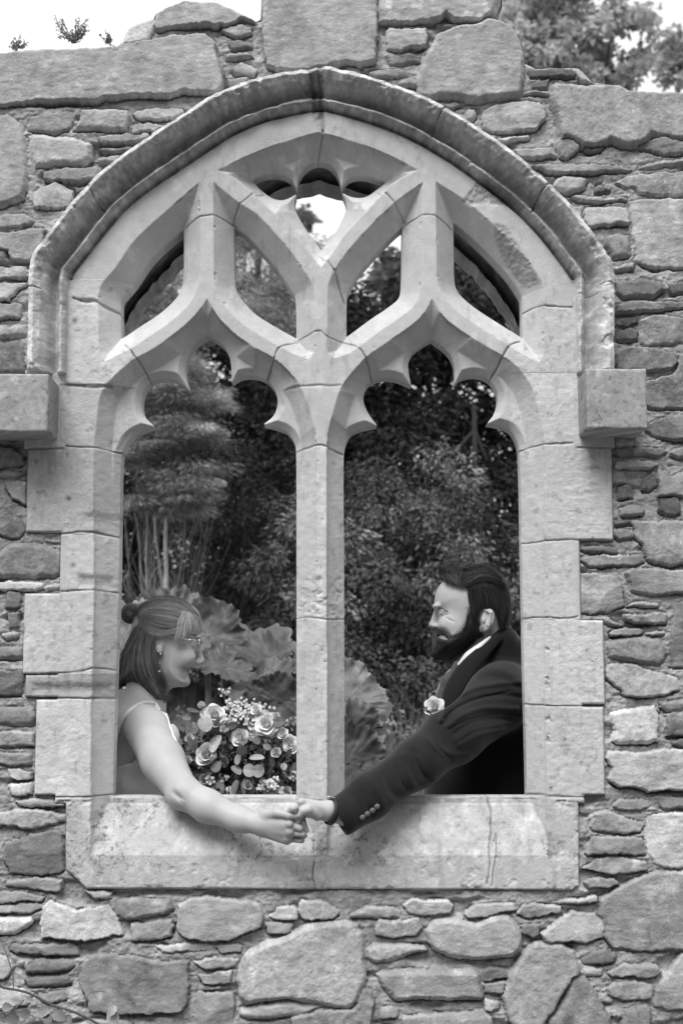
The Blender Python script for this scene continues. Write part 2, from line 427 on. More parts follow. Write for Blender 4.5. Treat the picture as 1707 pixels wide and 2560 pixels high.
TOPLINE = [(-900, 122), (-300, 112), (0, 118), (96, 108), (170, 109), (285, 105), (300, 95), (315, 60), (352, 36), (380, 33), (384, 18), (415, 3), (450, -12), (540, -12), (577, 8), (612, 26), (638, 37), (650, 30),
           (655, -95), (945, -90), (1258, -92), (1258, 0), (1240, 28), (1256, 33), (1285, 51), (1305, 85), (1315, 122), (1318, 143), (1341, 156), (1433, 153), (1453, 158), (1486, 191), (1516, 195), (1552, 198),
           (1577, 212), (1728, 216), (2100, 230), (2600, 225)]
top_w = UA(TOPLINE, 0)

# ================================================================== THE WALL
def grid(x0, x1, z0, z1, s):
    xs = np.arange(x0, x1 + s * .5, s); zs = np.arange(z0, z1 + s * .5, s)
    return np.meshgrid(xs, zs)
def rect_sd(X, Z, u0, v0, u1, v1, y=0.0):
    a = U(u0, (v0 + v1) / 2, y)[0]; b = U(u1, (v0 + v1) / 2, y)[0]
    zt = U(800, v0, y)[2]; zb = U(800, v1, y)[2]
    return np.minimum(np.minimum(X - a, b - X), np.minimum(zt - Z, Z - zb))
def window_union(X, Z):
    u = np.minimum(sdist(X, Z, hood_poly), Z - U(800, 945)[2])
    for b in BLOCKS: u = np.maximum(u, rect_sd(X, Z, *b[1:5]))
    for r in ((150, 690, 1450, 2010), (60, 925, 330, 1122), (1280, 895, 1536, 1120), (66, 1121, 330, 1260), (160, 1340, 330, 1990), (1280, 1200, 1436, 1990)):
        u = np.maximum(u, rect_sd(X, Z, *r))
    return np.maximum(u, sdist(X, Z, sill_poly))

def masonry(X, Z, sts, seed=0, fine=True):
    """height towards the viewer and grey of a rubble wall"""
    wx = 0.0045 * fbm(X, Z, .03, 4, seed + 1) + 0.002 * fbm(X, Z, .008, 2, seed + 5)
    wz = 0.0045 * fbm(X, Z, .03, 4, seed + 2) + 0.002 * fbm(X, Z, .008, 2, seed + 6)
    Xw, Zw = X + wx, Z + wz
    H = 0.005 * fbm(X, Z, .05, 3, seed + 3) + 0.005 * fbm(X, Z, .012, 5, seed + 4, gain=.72)
    T = lin(.61 + .07 * fbm(X, Z, .06, 4, seed + 8) + .09 * fbm(X, Z, .008, 4, seed + 9, gain=.7))
    # hollows where the pointing has weathered out
    hol = sstep(.12, .42, fbm(X, Z, .04, 3, seed + 10, stretch=2.6))
    H -= 0.015 * hol
    gap = np.zeros(X.shape); dmin = np.full(X.shape, -1.0)
    r = np.random.default_rng(seed + 99)
    ids = np.full(X.shape, -1)
    for k, (h, t, P) in enumerate(sts):
        size = math.sqrt(max((P[:, 0].max() - P[:, 0].min()) * (P[:, 1].max() - P[:, 1].min()), 1e-5))
        thin = (P[:, 1].max() - P[:, 1].min())
        mg = .03
        x0, z0 = P.min(0) - mg; x1, z1 = P.max(0) + mg
        rr = np.where((Z[:, 0] >= z0) & (Z[:, 0] <= z1))[0]; cc = np.where((X[0] >= x0) & (X[0] <= x1))[0]
        g = r.random(12)
        if not len(rr) or not len(cc): continue
        s = np.s_[rr[0]:rr[-1] + 1, cc[0]:cc[-1] + 1]
        x, z = Xw[s], Zw[s]
        d = sdist(x, z, P)
        d = d + .0016
        dg = sdist(x, z + (.0045 + .0045 * g[0]), P)
        rnd = g[1] > .72                                        # a few field boulders among quarried slate
        e = min(.014 if rnd else .0065, (.007 + .012 * g[1]) if rnd else (.003 + .004 * g[1]), thin * .4)
        d = d + (.0026 * fbm(x, z, .014, 2, k + 60) if not rnd else 0)
        q = np.clip(d / e, 0, 1)
        face = (1 - (1 - q) ** (1.6 + 1.6 * g[2]))
        cx, cz = P.mean(0)
        slaty = g[3] > .45
        n = .0022 * fbm(x, z, .05, 3, k) + (.0019 if slaty else .0024) * fbm(x, z, .011, 5, k + 7, gain=.68, stretch=(4.5 if thin < .05 else 2.6) if slaty else 1.0)
        steps = np.full(x.shape, .004)                          # broken faces: the lowest of a few random planes
        for q_ in range(5 if not rnd else 3):
            a1, a2, a3 = r.normal(0, .16), r.normal(0, .16), r.uniform(.0, .010)
            sc_ = min(1, .12 / max(size, .03))
            steps = np.minimum(steps, a3 + (a1 * (x - cx) + a2 * (z - cz)) * sc_ + .001 * fbm(x, z, .03, 2, k + 41 + q_))
        steps = np.maximum(steps, -.010) * (.75 if not rnd else .35)
        tilt = np.clip((x - cx) * (g[4] - .5) * .09 + (z - cz) * (g[5] - .62) * .12, -.009, .009)
        hh = h * face + face * (n + steps + tilt)
        m = d > 0
        Hs = H[s]; Hs[m] = hh[m]; H[s] = Hs
        tt = t + (g[9] - .5) * .10 + .05 * fbm(x, z, .06, 4, k + 3) + (.085 if not slaty else .055) * fbm(x, z, .009, 4, k + 5, gain=.75, stretch=2.0 if slaty else 1)
        lich = sstep(.15, .45, fbm(x, z, .03 + .06 * g[6], 5, k + 11, gain=.7)) * (.14 * g[7]) - sstep(.2, .5, fbm(x, z, .04 + .05 * g[7], 5, k + 13, gain=.7)) * (.12 * g[6]) + .10 * sstep(.50, .62, fbm(x, z, .006, 3, k + 15)) * (g[8] < .5)
        vein = np.exp(-(fbm(x, z, .11, 3, k + 21) / .018) ** 2) * .05 * (g[8] > .5) * (size > .08)
        edge = .06 * (1 - sstep(0, .006, d)) * (g[9] - .2)
        Ts = T[s]; Ts[m] = lin(np.clip(tt + lich + vein + edge, .12, .92))[m]; T[s] = Ts
        ids[s][m] = k
        I = ids[s]; I[m] = k; ids[s] = I
        gg = gap[s]; gm = (~m) & (dg > 0); gg[gm] = np.maximum(gg[gm], (.35 + .65 * g[10]) if g[11] > .2 else .12); gap[s] = gg
        dmin[s] = np.maximum(dmin[s], d)
    out = ids < 0
    H = np.where(out, H - gap * .021 * (.55 + .45 * fbm(X, Z, .04, 2, seed + 12)) - .004 * np.exp(-(dmin / .003) ** 2), H)
    # sandy grit of the lime pointing
    chips = fbm(X, Z, .011, 4, seed + 14, gain=.65, stretch=5.0)
    H += np.where(out, .0012 * fbm(X, Z, .005, 2, seed + 13) + .0050 * chips * sstep(-.3, .2, fbm(X, Z, .10, 2, seed + 15)), 0)
    T = np.where(out, T * (1 + .35 * chips), T)
    return H, T, ids

def hf_mesh(name, X, Y, Z, keep_v, mat, parent, tone, phi=None, s=.002, wall_y=None, labels=None, flip=False):
    """quads of a height field where keep_v; vertices with phi<0 are pulled onto phi=0; open edges are carried back to wall_y"""
    nr, nc = X.shape
    X = X.copy(); Z = Z.copy()
    if phi is not None:
        gz, gx = np.gradient(phi, s)
        gl = gx * gx + gz * gz + 1e-9
        k = (phi < 0) & (phi > -2.2 * s)
        stepx = np.clip(-phi * gx / gl, -1.6 * s, 1.6 * s); stepz = np.clip(-phi * gz / gl, -1.6 * s, 1.6 * s)
        X = np.where(k, X + stepx, X); Z = np.where(k, Z + stepz, Z)
        near = (phi > 0) & (phi < .25 * s)
        q = (phi >= 0)
        fk = (q[:-1, :-1] | q[1:, :-1] | q[:-1, 1:] | q[1:, 1:])
        c4 = (phi > -2.2 * s)
        fk &= c4[:-1, :-1] & c4[1:, :-1] & c4[:-1, 1:] & c4[1:, 1:]
    else:
        fk = np.ones((nr - 1, nc - 1), bool)
    fk &= keep_v[:-1, :-1] & keep_v[1:, :-1] & keep_v[:-1, 1:] & keep_v[1:, 1:]
    idx = np.arange(nr * nc).reshape(nr, nc)
    res = []
    P = np.stack([X.ravel(), Y.ravel(), Z.ravel()], 1); T = tone.ravel()
    if labels is None: sets = [(name, fk, mat)]
    else: sets = [(nm, fk & (labels[:-1, :-1] == li), mt) for li, nm, mt in labels_list(labels)]
    # walls belong to the set whose face they border
    for nm, f, mt in sets:
        if not f.any(): continue
        a, b, c, d = idx[:-1, :-1][f], idx[:-1, 1:][f], idx[1:, 1:][f], idx[1:, :-1][f]
        F = np.stack([a, b, c, d], 1) if not flip else np.stack([d, c, b, a], 1)
        extra = []
        if wall_y is not None:
            full = np.pad(fk, 1)            # open edges of the whole surface, not of the set
            me_ = np.pad(f, 1)
            def edges(dr, dc, va, vb):
                open_ = me_[1:-1, 1:-1] & ~full[1 + dr:nr + dr, 1 + dc:nc + dc]
                return va[open_], vb[open_]
            E = [edges(-1, 0, idx[:-1, 1:], idx[:-1, :-1]), edges(1, 0, idx[1:, :-1], idx[1:, 1:]),
                 edges(0, -1, idx[:-1, :-1], idx[1:, :-1]), edges(0, 1, idx[1:, 1:], idx[:-1, 1:])]
            ea = np.concatenate([e[0] for e in E]); eb = np.concatenate([e[1] for e in E])
            extra = (ea, eb)
        used = np.unique(F)
        remap = np.full(nr * nc, -1); remap[used] = np.arange(len(used))
        V = P[used]; t = T[used]; F = remap[F]
        if wall_y is not None and len(extra[0]):
            ea, eb = extra
            wv = np.unique(np.concatenate([ea, eb])); wm = np.full(nr * nc, -1)
            base = len(V); rings = []
            y0 = Y.ravel()[wv]
            prev = remap[wv]
            wm[wv] = np.arange(len(wv))
            nst = 4
            for q in range(1, nst + 1):
                yy = y0 + (wall_y - y0) * q / nst
                Vn = P[wv].copy(); Vn[:, 1] = yy
                V = np.concatenate([V, Vn]); t = np.concatenate([t, T[wv]])
                cur = base + (q - 1) * len(wv) + np.arange(len(wv))
                ia, ib = wm[ea], wm[eb]
                W_ = np.stack([prev[ia], prev[ib], cur[ib], cur[ia]], 1)
                if flip: W_ = W_[:, ::-1]
                F = np.concatenate([F, W_]); prev = cur
        res.append(make_mesh(nm, V, F, mt, parent, t))
    return res
LBL = {}
def labels_list(lab): return [(li, *LBL[li]) for li in np.unique(lab) if li in LBL]

wall = empty('rubble_wall', 'ruined grey rubble stone wall with a ragged top, built of slate and boulders in lime mortar around the traceried window', 'stone wall', (0, .2, 0))
WT = .42                                   # the wall's thickness behind the face
def wall_front(name, x0, x1, z0, z1, s, sts, seed, drop=None):
    X, Z = grid(x0, x1, z0, z1, s)
    H, T, ids = masonry(X, Z, sts, seed)
    un = window_union(X, Z)
    tp = np.concatenate([top_w, [[5, top_w[-1, 1]], [5, -3], [-5, -3], [-5, top_w[0, 1]]]])
    top = sdist(X, Z, tp) + .003 * fbm(X, Z, .02, 3, 77)
    Y = .013 - H
    Y += .05 * (1 - np.sqrt(np.clip(1 - (1 - np.clip(top / .022, 0, 1)) ** 2, 0, 1)))
    keep = un < .009
    Y = np.where(un > 0, Y + .01, Y)
    if drop is not None: keep &= ~((X > drop[0]) & (X < drop[1]) & (Z > drop[2]))
    return hf_mesh(name, X, Y, Z, keep, M_RUB, wall, T, top, s, wall_y=.1)
gx0, gx1 = U(-75, 0)[0], U(1780, 0)[0]
gz0, gz1 = U(800, 2590)[2], U(800, -110)[2]
# the courses that run on beyond the picture's edges, down to the ground
more = []
r2 = np.random.default_rng(5)
zrow = -0.02
while zrow < 3.3:
    hrow = r2.uniform(.05, .13)
    x = -1.9
    bx0, bx1 = U(-18, 1280)[0], U(1724, 1280)[0]
    while x < 1.95:
        wd = r2.uniform(.08, .30)
        cx, cz = x + wd / 2, zrow + hrow / 2
        kx = 1 - .0105 * (cz - 1.45)                 # the frame's edge narrows a little with height
        bx0, bx1 = U(-14, 1685 - (cz - 1.5) * 980)[0], U(1721, 1685 - (cz - 1.5) * 980)[0]
        inn = (bx0 - .01 < cx < bx1 + .01) and (gz0 - .02 < cz)
        if not inn:
            n = 9; pts = []
            for k in range(n):
                a = 2 * math.pi * k / n + r2.uniform(-.2, .2)
                ca, sa = math.cos(a), math.sin(a)
                q = (abs(ca) ** 4 + abs(sa) ** 4) ** -.25
                pts.append((cx + ca * q * (wd / 2 - .008) * r2.uniform(.88, 1), cz + sa * q * (hrow / 2 - .006) * r2.uniform(.85, 1)))
            if cx < bx0 and cz > gz0: pts = [(min(p[0], bx0 - .004), p[1]) for p in pts]
            elif cx > bx1 and cz > gz0: pts = [(max(p[0], bx1 + .004), p[1]) for p in pts]
            if cz < gz0 and gx0 < cx < gx1: pts = [(p[0], min(p[1], gz0 + .004)) for p in pts]
            more.append((r2.uniform(.012, .03), r2.uniform(.48, .66), np.array(pts)))
        x += wd
    zrow += hrow
main_st = stones + [m_ for m_ in more if m_[2][:, 0].max() > gx0 - .05 and m_[2][:, 0].min() < gx1 + .05]
wall_front('masonry', gx0, gx1, gz0, gz1, .0026, main_st, 0)
BX0, BX1 = -1.85, 1.9
wall_front('masonry', BX0, gx0 + .003, 0, 3.2, .006, more, 300)
wall_front('masonry', gx1 - .003, BX1, 0, 3.2, .006, more, 600)
wall_front('masonry', gx0, gx1, 0, gz0 + .003, .006, more, 900)

# ------------------------------------------------------------------ the back of the wall and the splayed opening through it
R0 = [(262, 2040), (262, 1500), (262, 1000), (258, 720), (300, 640), (350, 570), (430, 490), (540, 405), (650, 355), (795, 322), (950, 355), (1050, 405), (1170, 490), (1255, 570), (1312, 640), (1345, 720), (1342, 1000), (1345, 1500), (1345, 2040)]
R1 = [(70, 2100), (130, 1500), (215, 1050), (290, 900), (347, 804), (400, 738), (464, 674), (540, 605), (640, 540), (795, 490), (940, 535), (1050, 590), (1131, 652), (1205, 722), (1264, 800), (1315, 900), (1390, 1050), (1480, 1500), (1540, 2100)]
def resample(P, n):
    d = np.concatenate([[0], np.cumsum(np.linalg.norm(np.diff(P, axis=0), axis=1))])
    t = np.linspace(0, d[-1], n)
    return np.stack([np.interp(t, d, P[:, 0]), np.interp(t, d, P[:, 1])], 1)
A0 = smooth_poly(UA(R0, .13), False, 50); A1 = smooth_poly(UA(R1, WT), False, 50)
def keyed(A, n=420):
    return resample(A, n)
A0, A1 = keyed(A0), keyed(A1)
nd = 70
VV, TT = [], []
for q in range(nd + 1):
    t = q / nd
    y = .13 + (WT - .13) * t
    L = A0 * (1 - t) + A1 * t
    s_ = np.cumsum(np.concatenate([[0], np.linalg.norm(np.diff(L, axis=0), axis=1)]))
    c = L.mean(0); nrm = (L - c) / np.linalg.norm(L - c, axis=1)[:, None]
    yy = np.full(len(L), y)
    dn = .010 * fbm(s_, yy, .09, 4, 71) + .008 * fbm(s_, yy, .022, 4, 72, gain=.7)
    dn *= min(1, q / 4)
    P = L + nrm * dn[:, None]
    VV.append(np.stack([P[:, 0], yy, P[:, 1]], 1)); TT.append(lin(np.clip(.60 + .18 * fbm(s_, yy, .03, 4, 73, gain=.7), .1, 1)))
n = len(A0)
ii = np.arange(nd * n).reshape(nd, n)[:, :-1].ravel()
F = np.stack([ii, ii + n, ii + n + 1, ii + 1], 1)
make_mesh('inner_arch', np.concatenate(VV), F, M_RUB, wall, np.concatenate(TT))
# rear face
X, Z = grid(BX0, BX1, 0, 3.4, .012)
tp = np.concatenate([top_w, [[5, top_w[-1, 1]], [5, -3], [-5, -3], [-5, top_w[0, 1]]]])
top = sdist(X, Z, tp)
Hb, Tb, _ = masonry(X, Z, [(h, t, P) for h, t, P in more], 1200)
rear = np.concatenate([VV[-1][:, [0, 2]]])
phi = np.minimum(top, -sdist(X, Z, rear))
hf_mesh('masonry', X, WT + .0 + Hb * .6 - .004, Z, np.ones(X.shape, bool), M_RUB, wall, Tb, phi, .012, wall_y=.3, flip=True)
# flat top between the two faces
tl = resample(top_w, 500)
VV = []; TT = []
for q, y in enumerate(np.linspace(.035, WT + .01, 9)):
    zz = tl[:, 1] - .004 + .008 * fbm(tl[:, 0], np.full(500, y), .05, 3, 55) * (0 < q < 8)
    VV.append(np.stack([tl[:, 0], np.full(500, y), zz], 1)); TT.append(lin(.62 + .06 * fbm(tl[:, 0], np.full(500, y), .03, 3, 56)))
ii = np.arange(8 * 500).reshape(8, 500)[:, :-1].ravel()
make_mesh('wall_top', np.concatenate(VV), np.stack([ii, ii + 1, ii + 501, ii + 500], 1), M_RUB, wall, np.concatenate(TT))
for xx in (BX0, BX1):
    zt = np.interp(xx, top_w[:, 0], top_w[:, 1])
    make_mesh('wall_end', [(xx, .02, 0), (xx, WT, 0), (xx, WT, zt), (xx, .02, zt)], [(0, 1, 2, 3)], M_RUB, wall, [.3] * 4)

# ================================================================== THE WINDOW
win = empty('traceried_window', 'pale dressed stone gothic window of two cusped lights under a pointed arch with a hood moulding', 'stone window', (0, .05, U(800, 2226)[2]))
OL = [(499,454),(418,525),(337,600),(291,666),(250,720),(247,800),(250,880),(262,903),(300,885),(335,866),(370,842),(420,809),(468,765),(490,730),(500,690),(502,600)]
IL = [(533,454),(594,503),(643,536),(690,585),(730,632),(762,680),(782,715),(787,800),(787,880),(770,896),(735,885),(703,868),(657,842),(606,809),(566,768),(545,735),(536,700),(534,600)]
IR = [(1058,454),(996,497),(960,530),(938,551),(892,600),(850,652),(822,705),(819,725),(818,800),(818,882),(835,895),(868,885),(903,862),(954,824),(1000,793),(1033,765),(1048,735),(1053,690),(1054,600)]
OR = [(1088,452),(1165,502),(1233,561),(1274,602),(1315,648),(1350,700),(1358,720),(1360,800),(1358,885),(1345,905),(1305,885),(1270,862),(1217,829),(1167,796),(1127,763),(1105,735),(1093,700),(1090,600)]
QC = [(543,426),(612,393),(689,362),(745,345),(792,332),(800,332),(877,352),(953,380),(1045,425),(985,455),(950,490),(915,528),(868,577),(830,630),(803,668),(756,610),(714,562),(666,513),(620,470),(590,445)]
QH = [(630,453),(645,440),(670,434),(700,434),(724,445),(742,470),(748,440),(768,414),(797,402),(826,412),(846,440),(853,468),(872,444),(902,437),(940,445),(966,455),(945,472),(915,492),(885,494),(855,483),(864,505),(864,530),(838,582),(803,626),(768,578),(740,530),(736,508),(741,486),(710,500),(684,497),(658,480)]
LC = [(518,745),(546,794),(587,835),(638,870),(684,896),(722,930),(752,968),(776,1030),(787,1080),(790,1118),(790,1500),(790,2146),(228,2146),(228,1990),(229,1800),(236,1500),(235,1118),(240,1060),(248,1000),(262,965),(281,945),(306,921),(334,899),(352,889),(388,868),(439,833),(490,787)]
LH = [(520,838),(556,862),(573,890),(579,925),(579,957),(602,943),(633,940),(663,949),(686,972),(694,1008),(684,1039),(659,1061),(689,1069),(719,1082),(735,1105),(740,1128),(741,1300),(741,1990),(741,2300),(281,2300),(283,1990),(290,1700),(298,1450),(304,1146),(314,1115),(332,1090),(357,1077),(387,1066),(362,1041),(355,1018),(357,988),(372,960),(403,947),(434,949),(459,963),(474,976),(464,932),(469,896),(488,862)]
RC = [(1080,745),(1106,789),(1147,824),(1198,855),(1252,888),(1290,915),(1325,960),(1345,1020),(1356,1080),(1360,1118),(1361,1500),(1368,2146),(818,2146),(818,1500),(818,1118),(822,1075),(835,1020),(850,975),(878,935),(922,888),(973,852),(1019,821),(1055,789)]
RH = [(1078,848),(1106,868),(1127,891),(1136,920),(1136,960),(1152,945),(1188,938),(1223,950),(1241,978),(1244,1003),(1236,1032),(1217,1059),(1244,1064),(1274,1076),(1291,1103),(1298,1136),(1304,1400),(1310,1700),(1317,1990),(1320,2300),(861,2300),(861,1990),(860,1400),(859,1141),(864,1110),(877,1085),(902,1073),(942,1064),(918,1029),(908,998),(915,967),(935,951),(968,944),(999,951),(1027,964),(1020,915),(1028,886),(1050,865)]
W0, K1, DM, D0 = .050, 1.15, .046, .064
OPEN = [(bez(OL), None), (bez(IL), None), (bez(IR), None), (bez(OR), None),
        (bez(QC), bez(QH, D0, corner=55)), (bez(LC), bez(LH, D0, corner=55)), (bez(RC), bez(RH, D0, corner=55))]
ZT = U(800, 1990.5, D0)[2]; ZBS = U(800, 2138, 0)[2]

def apex_wear(X, Z):
    ax, az = U(775, 235)[0], U(775, 235)[2]
    return np.exp(-(((X - ax) / .09) ** 2 + ((Z - az) / .12) ** 2)) 
HOODX = [-.01, 0, .004, .018, .034, .046, .054, .062, .068, .073, .083, .093, .097, .101, .106, 9]
HOODY = [0, .030, .062, .076, .062, .040, .008, -.006, -.008, .018, .034, .018, -.012, -.012, 0, 0]
JOINTS = [  # (points, width mm, depth mm)
    (zp('a', '905,1092 925,1078 975,1060 1050,1054 1100,1062 1150,1082'), 2.2, 6), (zp('b', '405,1085 450,1068 500,1053 560,1055 610,1075 650,1100'), 2.2, 6),
    (zp('a', '1290,920 1240,945 1195,985 1165,1010 1135,1075'), 2.0, 5), (zp('b', '280,915 330,955 370,1000 400,1040 425,1070'), 2.0, 5),
    (zp('c', '605,505 640,540 660,570 695,615 735,700'), 2.4, 6), (zp('c', '1460,485 1400,505 1365,530 1345,570 1325,620 1300,680'), 2.4, 7),
    (zp('d', '125,490 180,520 215,560 235,610 262,690'), 2.4, 6), (zp('d', '985,482 940,505 905,550 880,600 830,685'), 2.6, 8),
    (zp('c', '1440,480 1500,460 1568,445') + zp('d', '30,470 90,482 130,490'), 1.8, 4), (zp('d', '0,65 40,110 70,150 85,200 118,290'), 2.6, 6),
    (zp('c', '1440,1028 1500,1012 1568,1004') + zp('d', '40,1015 110,1035'), 2.4, 6),
    (zp('c', '1395,720 1480,715 1568,712') + zp('d', '40,715 100,712'), 4, 3),
    (zp('c', '360,285 410,300 460,298 500,318 540,330 612,345'), 5, 8), (zp('k', '765,560 800,530 870,515 940,522 1020,525'), 2.6, 6),
    (zp('c', '325,1010 420,1015 500,1018 585,1030 610,1028'), 2.2, 6), (zp('d', '980,1022 1040,1008 1100,1000 1235,995'), 2.2, 6),
    (zp('c', '330,708 400,715 450,720 540,715'), 6, 5),
    (zp('e', '130,455 250,460 330,458 400,450 470,455 590,470'), 2.8, 7), (zp('e', '330,740 450,735 590,748'), 2.6, 6), (zp('e', '160,740 330,742'), 2.2, 4),
    (zp('g', '130,365 300,358 400,350 450,335 560,345'), 2.6, 5), (zp('g', '120,478 250,482 400,482 590,487'), 2.4, 6), (zp('g', '165,962 300,966 560,962'), 2.6, 6),
    (zp('f', '775,500 820,498 1000,490 1240,492'), 2.4, 7), (zp('f', '775,875 870,868 1000,875 1050,865'), 2.6, 7), (zp('h', '780,512 830,515 1000,520 1190,520'), 2.4, 7), (zp('h', '800,965 900,960 960,965 1190,970'), 3, 7),
    (zp('e', '1448,870 1500,868 1568,875') + [(820, 1548), (865, 1545)], 2.4, 5),
    (zp('j', '612,62 620,80 635,140 634,190 630,260 618,320 622,400 608,490'), 2.4, 9), (zp('j', '655,250 655,330 640,420 632,500'), 1.8, 5),
    ([(783, 2105), (786, 2150), (782, 2190), (790, 2226)], 2.0, 6),
    (zp('a', '430,930 455,945 480,1000 520,1045'), 3, 9), (zp('b', '625,540 590,590 560,640 540,690'), 2.4, 7), (zp('b', '1130,915 1080,960 1050,1010 1030,1060'), 4, 11),
    (zp('p', '235,1440 300,1455 380,1465'), 2.5, 8), (zp('k', '1130,445 1180,438 1230,460'), 2, 7), (zp('k', '1050,472 1130,480'), 2, 6),
    (zp('b', '10,300 0,400 5,500 15,640') , 7, 9), (zp('b', '15,640 -5,720 -20,800'), 3, 5),
    (zp('a', '1500,330 1530,440 1540,520'), 8, 8), 
]
def window_fields(X, Z, s, back=False):
    dep = np.zeros(X.shape); phi = np.full(X.shape, 1.0)
    for k, (C1, Hh) in enumerate(OPEN):
        d1 = sdist_box(X, Z, C1, .004)
        inn = d1 > 0
        if Hh is None:
            d = np.where(inn, np.minimum(K1 * d1, .085), 0); ph = W0 - d1
        else:
            t = -sdist_box(X, Z, Hh, .12, far=-.2)
            kk = 1.05
            d = np.where(inn, np.maximum(np.minimum(K1 * d1, DM), D0 - kk * np.maximum(t, 0)), 0)
            ph = t
            if k >= 5:
                ph = np.maximum(t, ZT - Z)
                slope = np.clip((Z - ZBS) / (ZT - ZBS), 0, 1) * .060
                slope = np.where(Z > ZT - .018, np.maximum(slope, .058), slope)
                d = np.where(Z < ZT + .002, np.minimum(d, slope), d)
        dep = np.maximum(dep, d); phi = np.minimum(phi, ph)
    return dep, phi

def build_window():
    s = .002
    x0, x1, z0, z1 = U(45, 1280)[0], U(1560, 1280)[0], U(800, 2240)[2], U(800, 135)[2]
    X, Z = grid(x0, x1, z0, z1, s)
    dep, phi = window_fields(X, Z, s)
    un = window_union(X, Z)
    # chisel waviness and weathered faces
    dh = sdist(X, Z, hood_poly)
    zh = U(800, 915)[2]
    wear = apex_wear(X, Z)
    lab = np.zeros(X.shape, int)
    ton = np.full(X.shape, .74)
    # ring of arch stones / tracery
    ring = (dh < .235) & (Z > U(800, 745)[2])
    lab[ring] = 1
    hood = (dh < .104) & (Z > U(800, 935)[2]) & ((X < U(166, 900)[0]) | (X > U(1440, 900)[0]) | (Z > U(800, 700)[2]))
    dw = dh + .003 * fbm(X, Z, .05, 3, 8) + wear * .008 * fbm(X, Z, .03, 3, 9)
    prof = np.interp(dw, HOODX, HOODY)
    prof = prof * (1 - .30 * wear) + wear * .007 * fbm(X, Z, .025, 4, 10)
    prof += (prof > .012) * (.0028 * fbm(X, Z, .03, 4, 11) + .0022 * fbm(X, Z, .009, 4, 14, gain=.7) - .007 * sstep(.18, .45, fbm(X, Z, .045, 4, 12)))
    dep = np.where(hood, -prof, dep)
    lab[hood] = 2
    Lb = [(3, 'sill', M_ASH)]
    gb = np.random.default_rng(3)
    for i, (nm, a, b, c, d_, t) in enumerate(BLOCKS):
        m = (rect_sd(X, Z, a, b - 2, c, d_ + 2) > 0) & ~hood
        if nm == 'jamb_stone': m &= (dep < .058) | (phi > .02)
        lab[m] = 10 + i; ton[m] = t - .015 + gb.uniform(-.03, .03)
        off = gb.uniform(-.0015, .0015)
        dep[m] += off
    mull = (rect_sd(X, Z, 738, 1116, 864, 2005) > 0)
    for j, (a, b) in enumerate(((1110, 1546), (1546, 2000))):
        m = rect_sd(X, Z, 730, a, 872, b) > 0
        lab[m] = 30 + j; ton[m] = .765 - .01 * j
    sl = (sdist(X, Z, sill_poly) > -.006) & (Z < ZT + .001) & (lab < 10)
    lab[sl] = 3; ton[sl] = .725
    sl = (Z < U(800, 1992)[2]) & (sdist(X, Z, sill_poly) > -.003)
    lab[sl] = 3
    # tooling and lamination on the right-hand blocks' outer halves, rough broken beds on the left ones
    rr = lambda *q: sstep(0, .02, rect_sd(X, Z, *q))
    rough = rr(1400, 1125, 1530, 1350) + .8 * rr(1430, 1550, 1510, 1760) + .5 * rr(1370, 1770, 1510, 1985) + .8 * rr(70, 1280, 330, 1332) + .9 * rr(170, 1425, 330, 1478) + .9 * rr(62, 1690, 330, 1744) + .25 * rr(60, 1500, 230, 1680)
    dep += rough * (.0016 * fbm(X, Z, .012, 4, 21, gain=.65, stretch=4) + .0012 * fbm(X, Z, .03, 3, 22))
    lowbeds = .9 * (rr(190, 1430, 285, 1476) + rr(75, 1700, 280, 1742) + .6 * rr(200, 1275, 290, 1320))
    dep += .006 * lowbeds
    smooth = (phi < .06)
    dep += .0007 * fbm(X, Z, .08, 3, 23) + .00035 * fbm(X, Z, .01, 3, 24) * (1 + 2 * (lab >= 10))
    # broken patch on the right of the arch ring, filled with rough mortar
    pc = UA(zp('b', '700,985 760,900 770,860 830,850 900,900 960,960 1030,1020 1010,1050 900,1010 800,1000 740,1010'), 0)
    pp = sstep(-.004, .008, sdist_box(X, Z, pc, .03))
    dep += pp * (.004 + .005 * fbm(X, Z, .012, 4, 25, gain=.65))
    pc2 = UA(zp('k', '640,120 700,135 740,200 800,290 850,370 860,415 800,430 760,380 700,300 650,200'), .01)
    p2 = sstep(-.004, .008, sdist_box(X, Z, pc2, .03)); dep += p2 * (.003 + .004 * fbm(X, Z, .01, 4, 26, gain=.65))
    pc3 = UA(zp('b', '0,240 20,310 10,560 -10,640 -45,560 -60,440 -40,330'), 0)
    p3 = sstep(-.006, .008, sdist_box(X, Z, pc3, .03)); dep += p3 * (.003 + .006 * fbm(X, Z, .012, 4, 27, gain=.65))
    # joints
    jd = np.zeros(X.shape)
    for P, wmm, dmm in JOINTS:
        Q = smooth_poly(UA(P, 0), False, 60, 4)
        wv = .0012 * 1
        x0_, z0_ = Q.min(0) - .02; x1_, z1_ = Q.max(0) + .02
        rr_ = np.where((Z[:, 0] >= z0_) & (Z[:, 0] <= z1_))[0]; cc = np.where((X[0] >= x0_) & (X[0] <= x1_))[0]
        if not len(rr_) or not len(cc): continue
        sl_ = np.s_[rr_[0]:rr_[-1] + 1, cc[0]:cc[-1] + 1]
        x, z = X[sl_], Z[sl_]
        d = seg_dist(x + .0016 * fbm(x, z, .012, 3, 31), z + .0016 * fbm(x, z, .012, 3, 32), Q, False)
        ww = wmm / 1000 * (.8 + .5 * fbm(x, z, .03, 2, 33))
        g = np.exp(-(d / ww) ** 2)
        dep[sl_] += g * dmm / 1000 * (.8 + .6 * fbm(x, z, .03, 2, 34))
        jd[sl_] = np.maximum(jd[sl_], g)
    # eased arrises at the window's outer edge
    ed = np.clip(1 - un / .006, 0, 1) ** 2
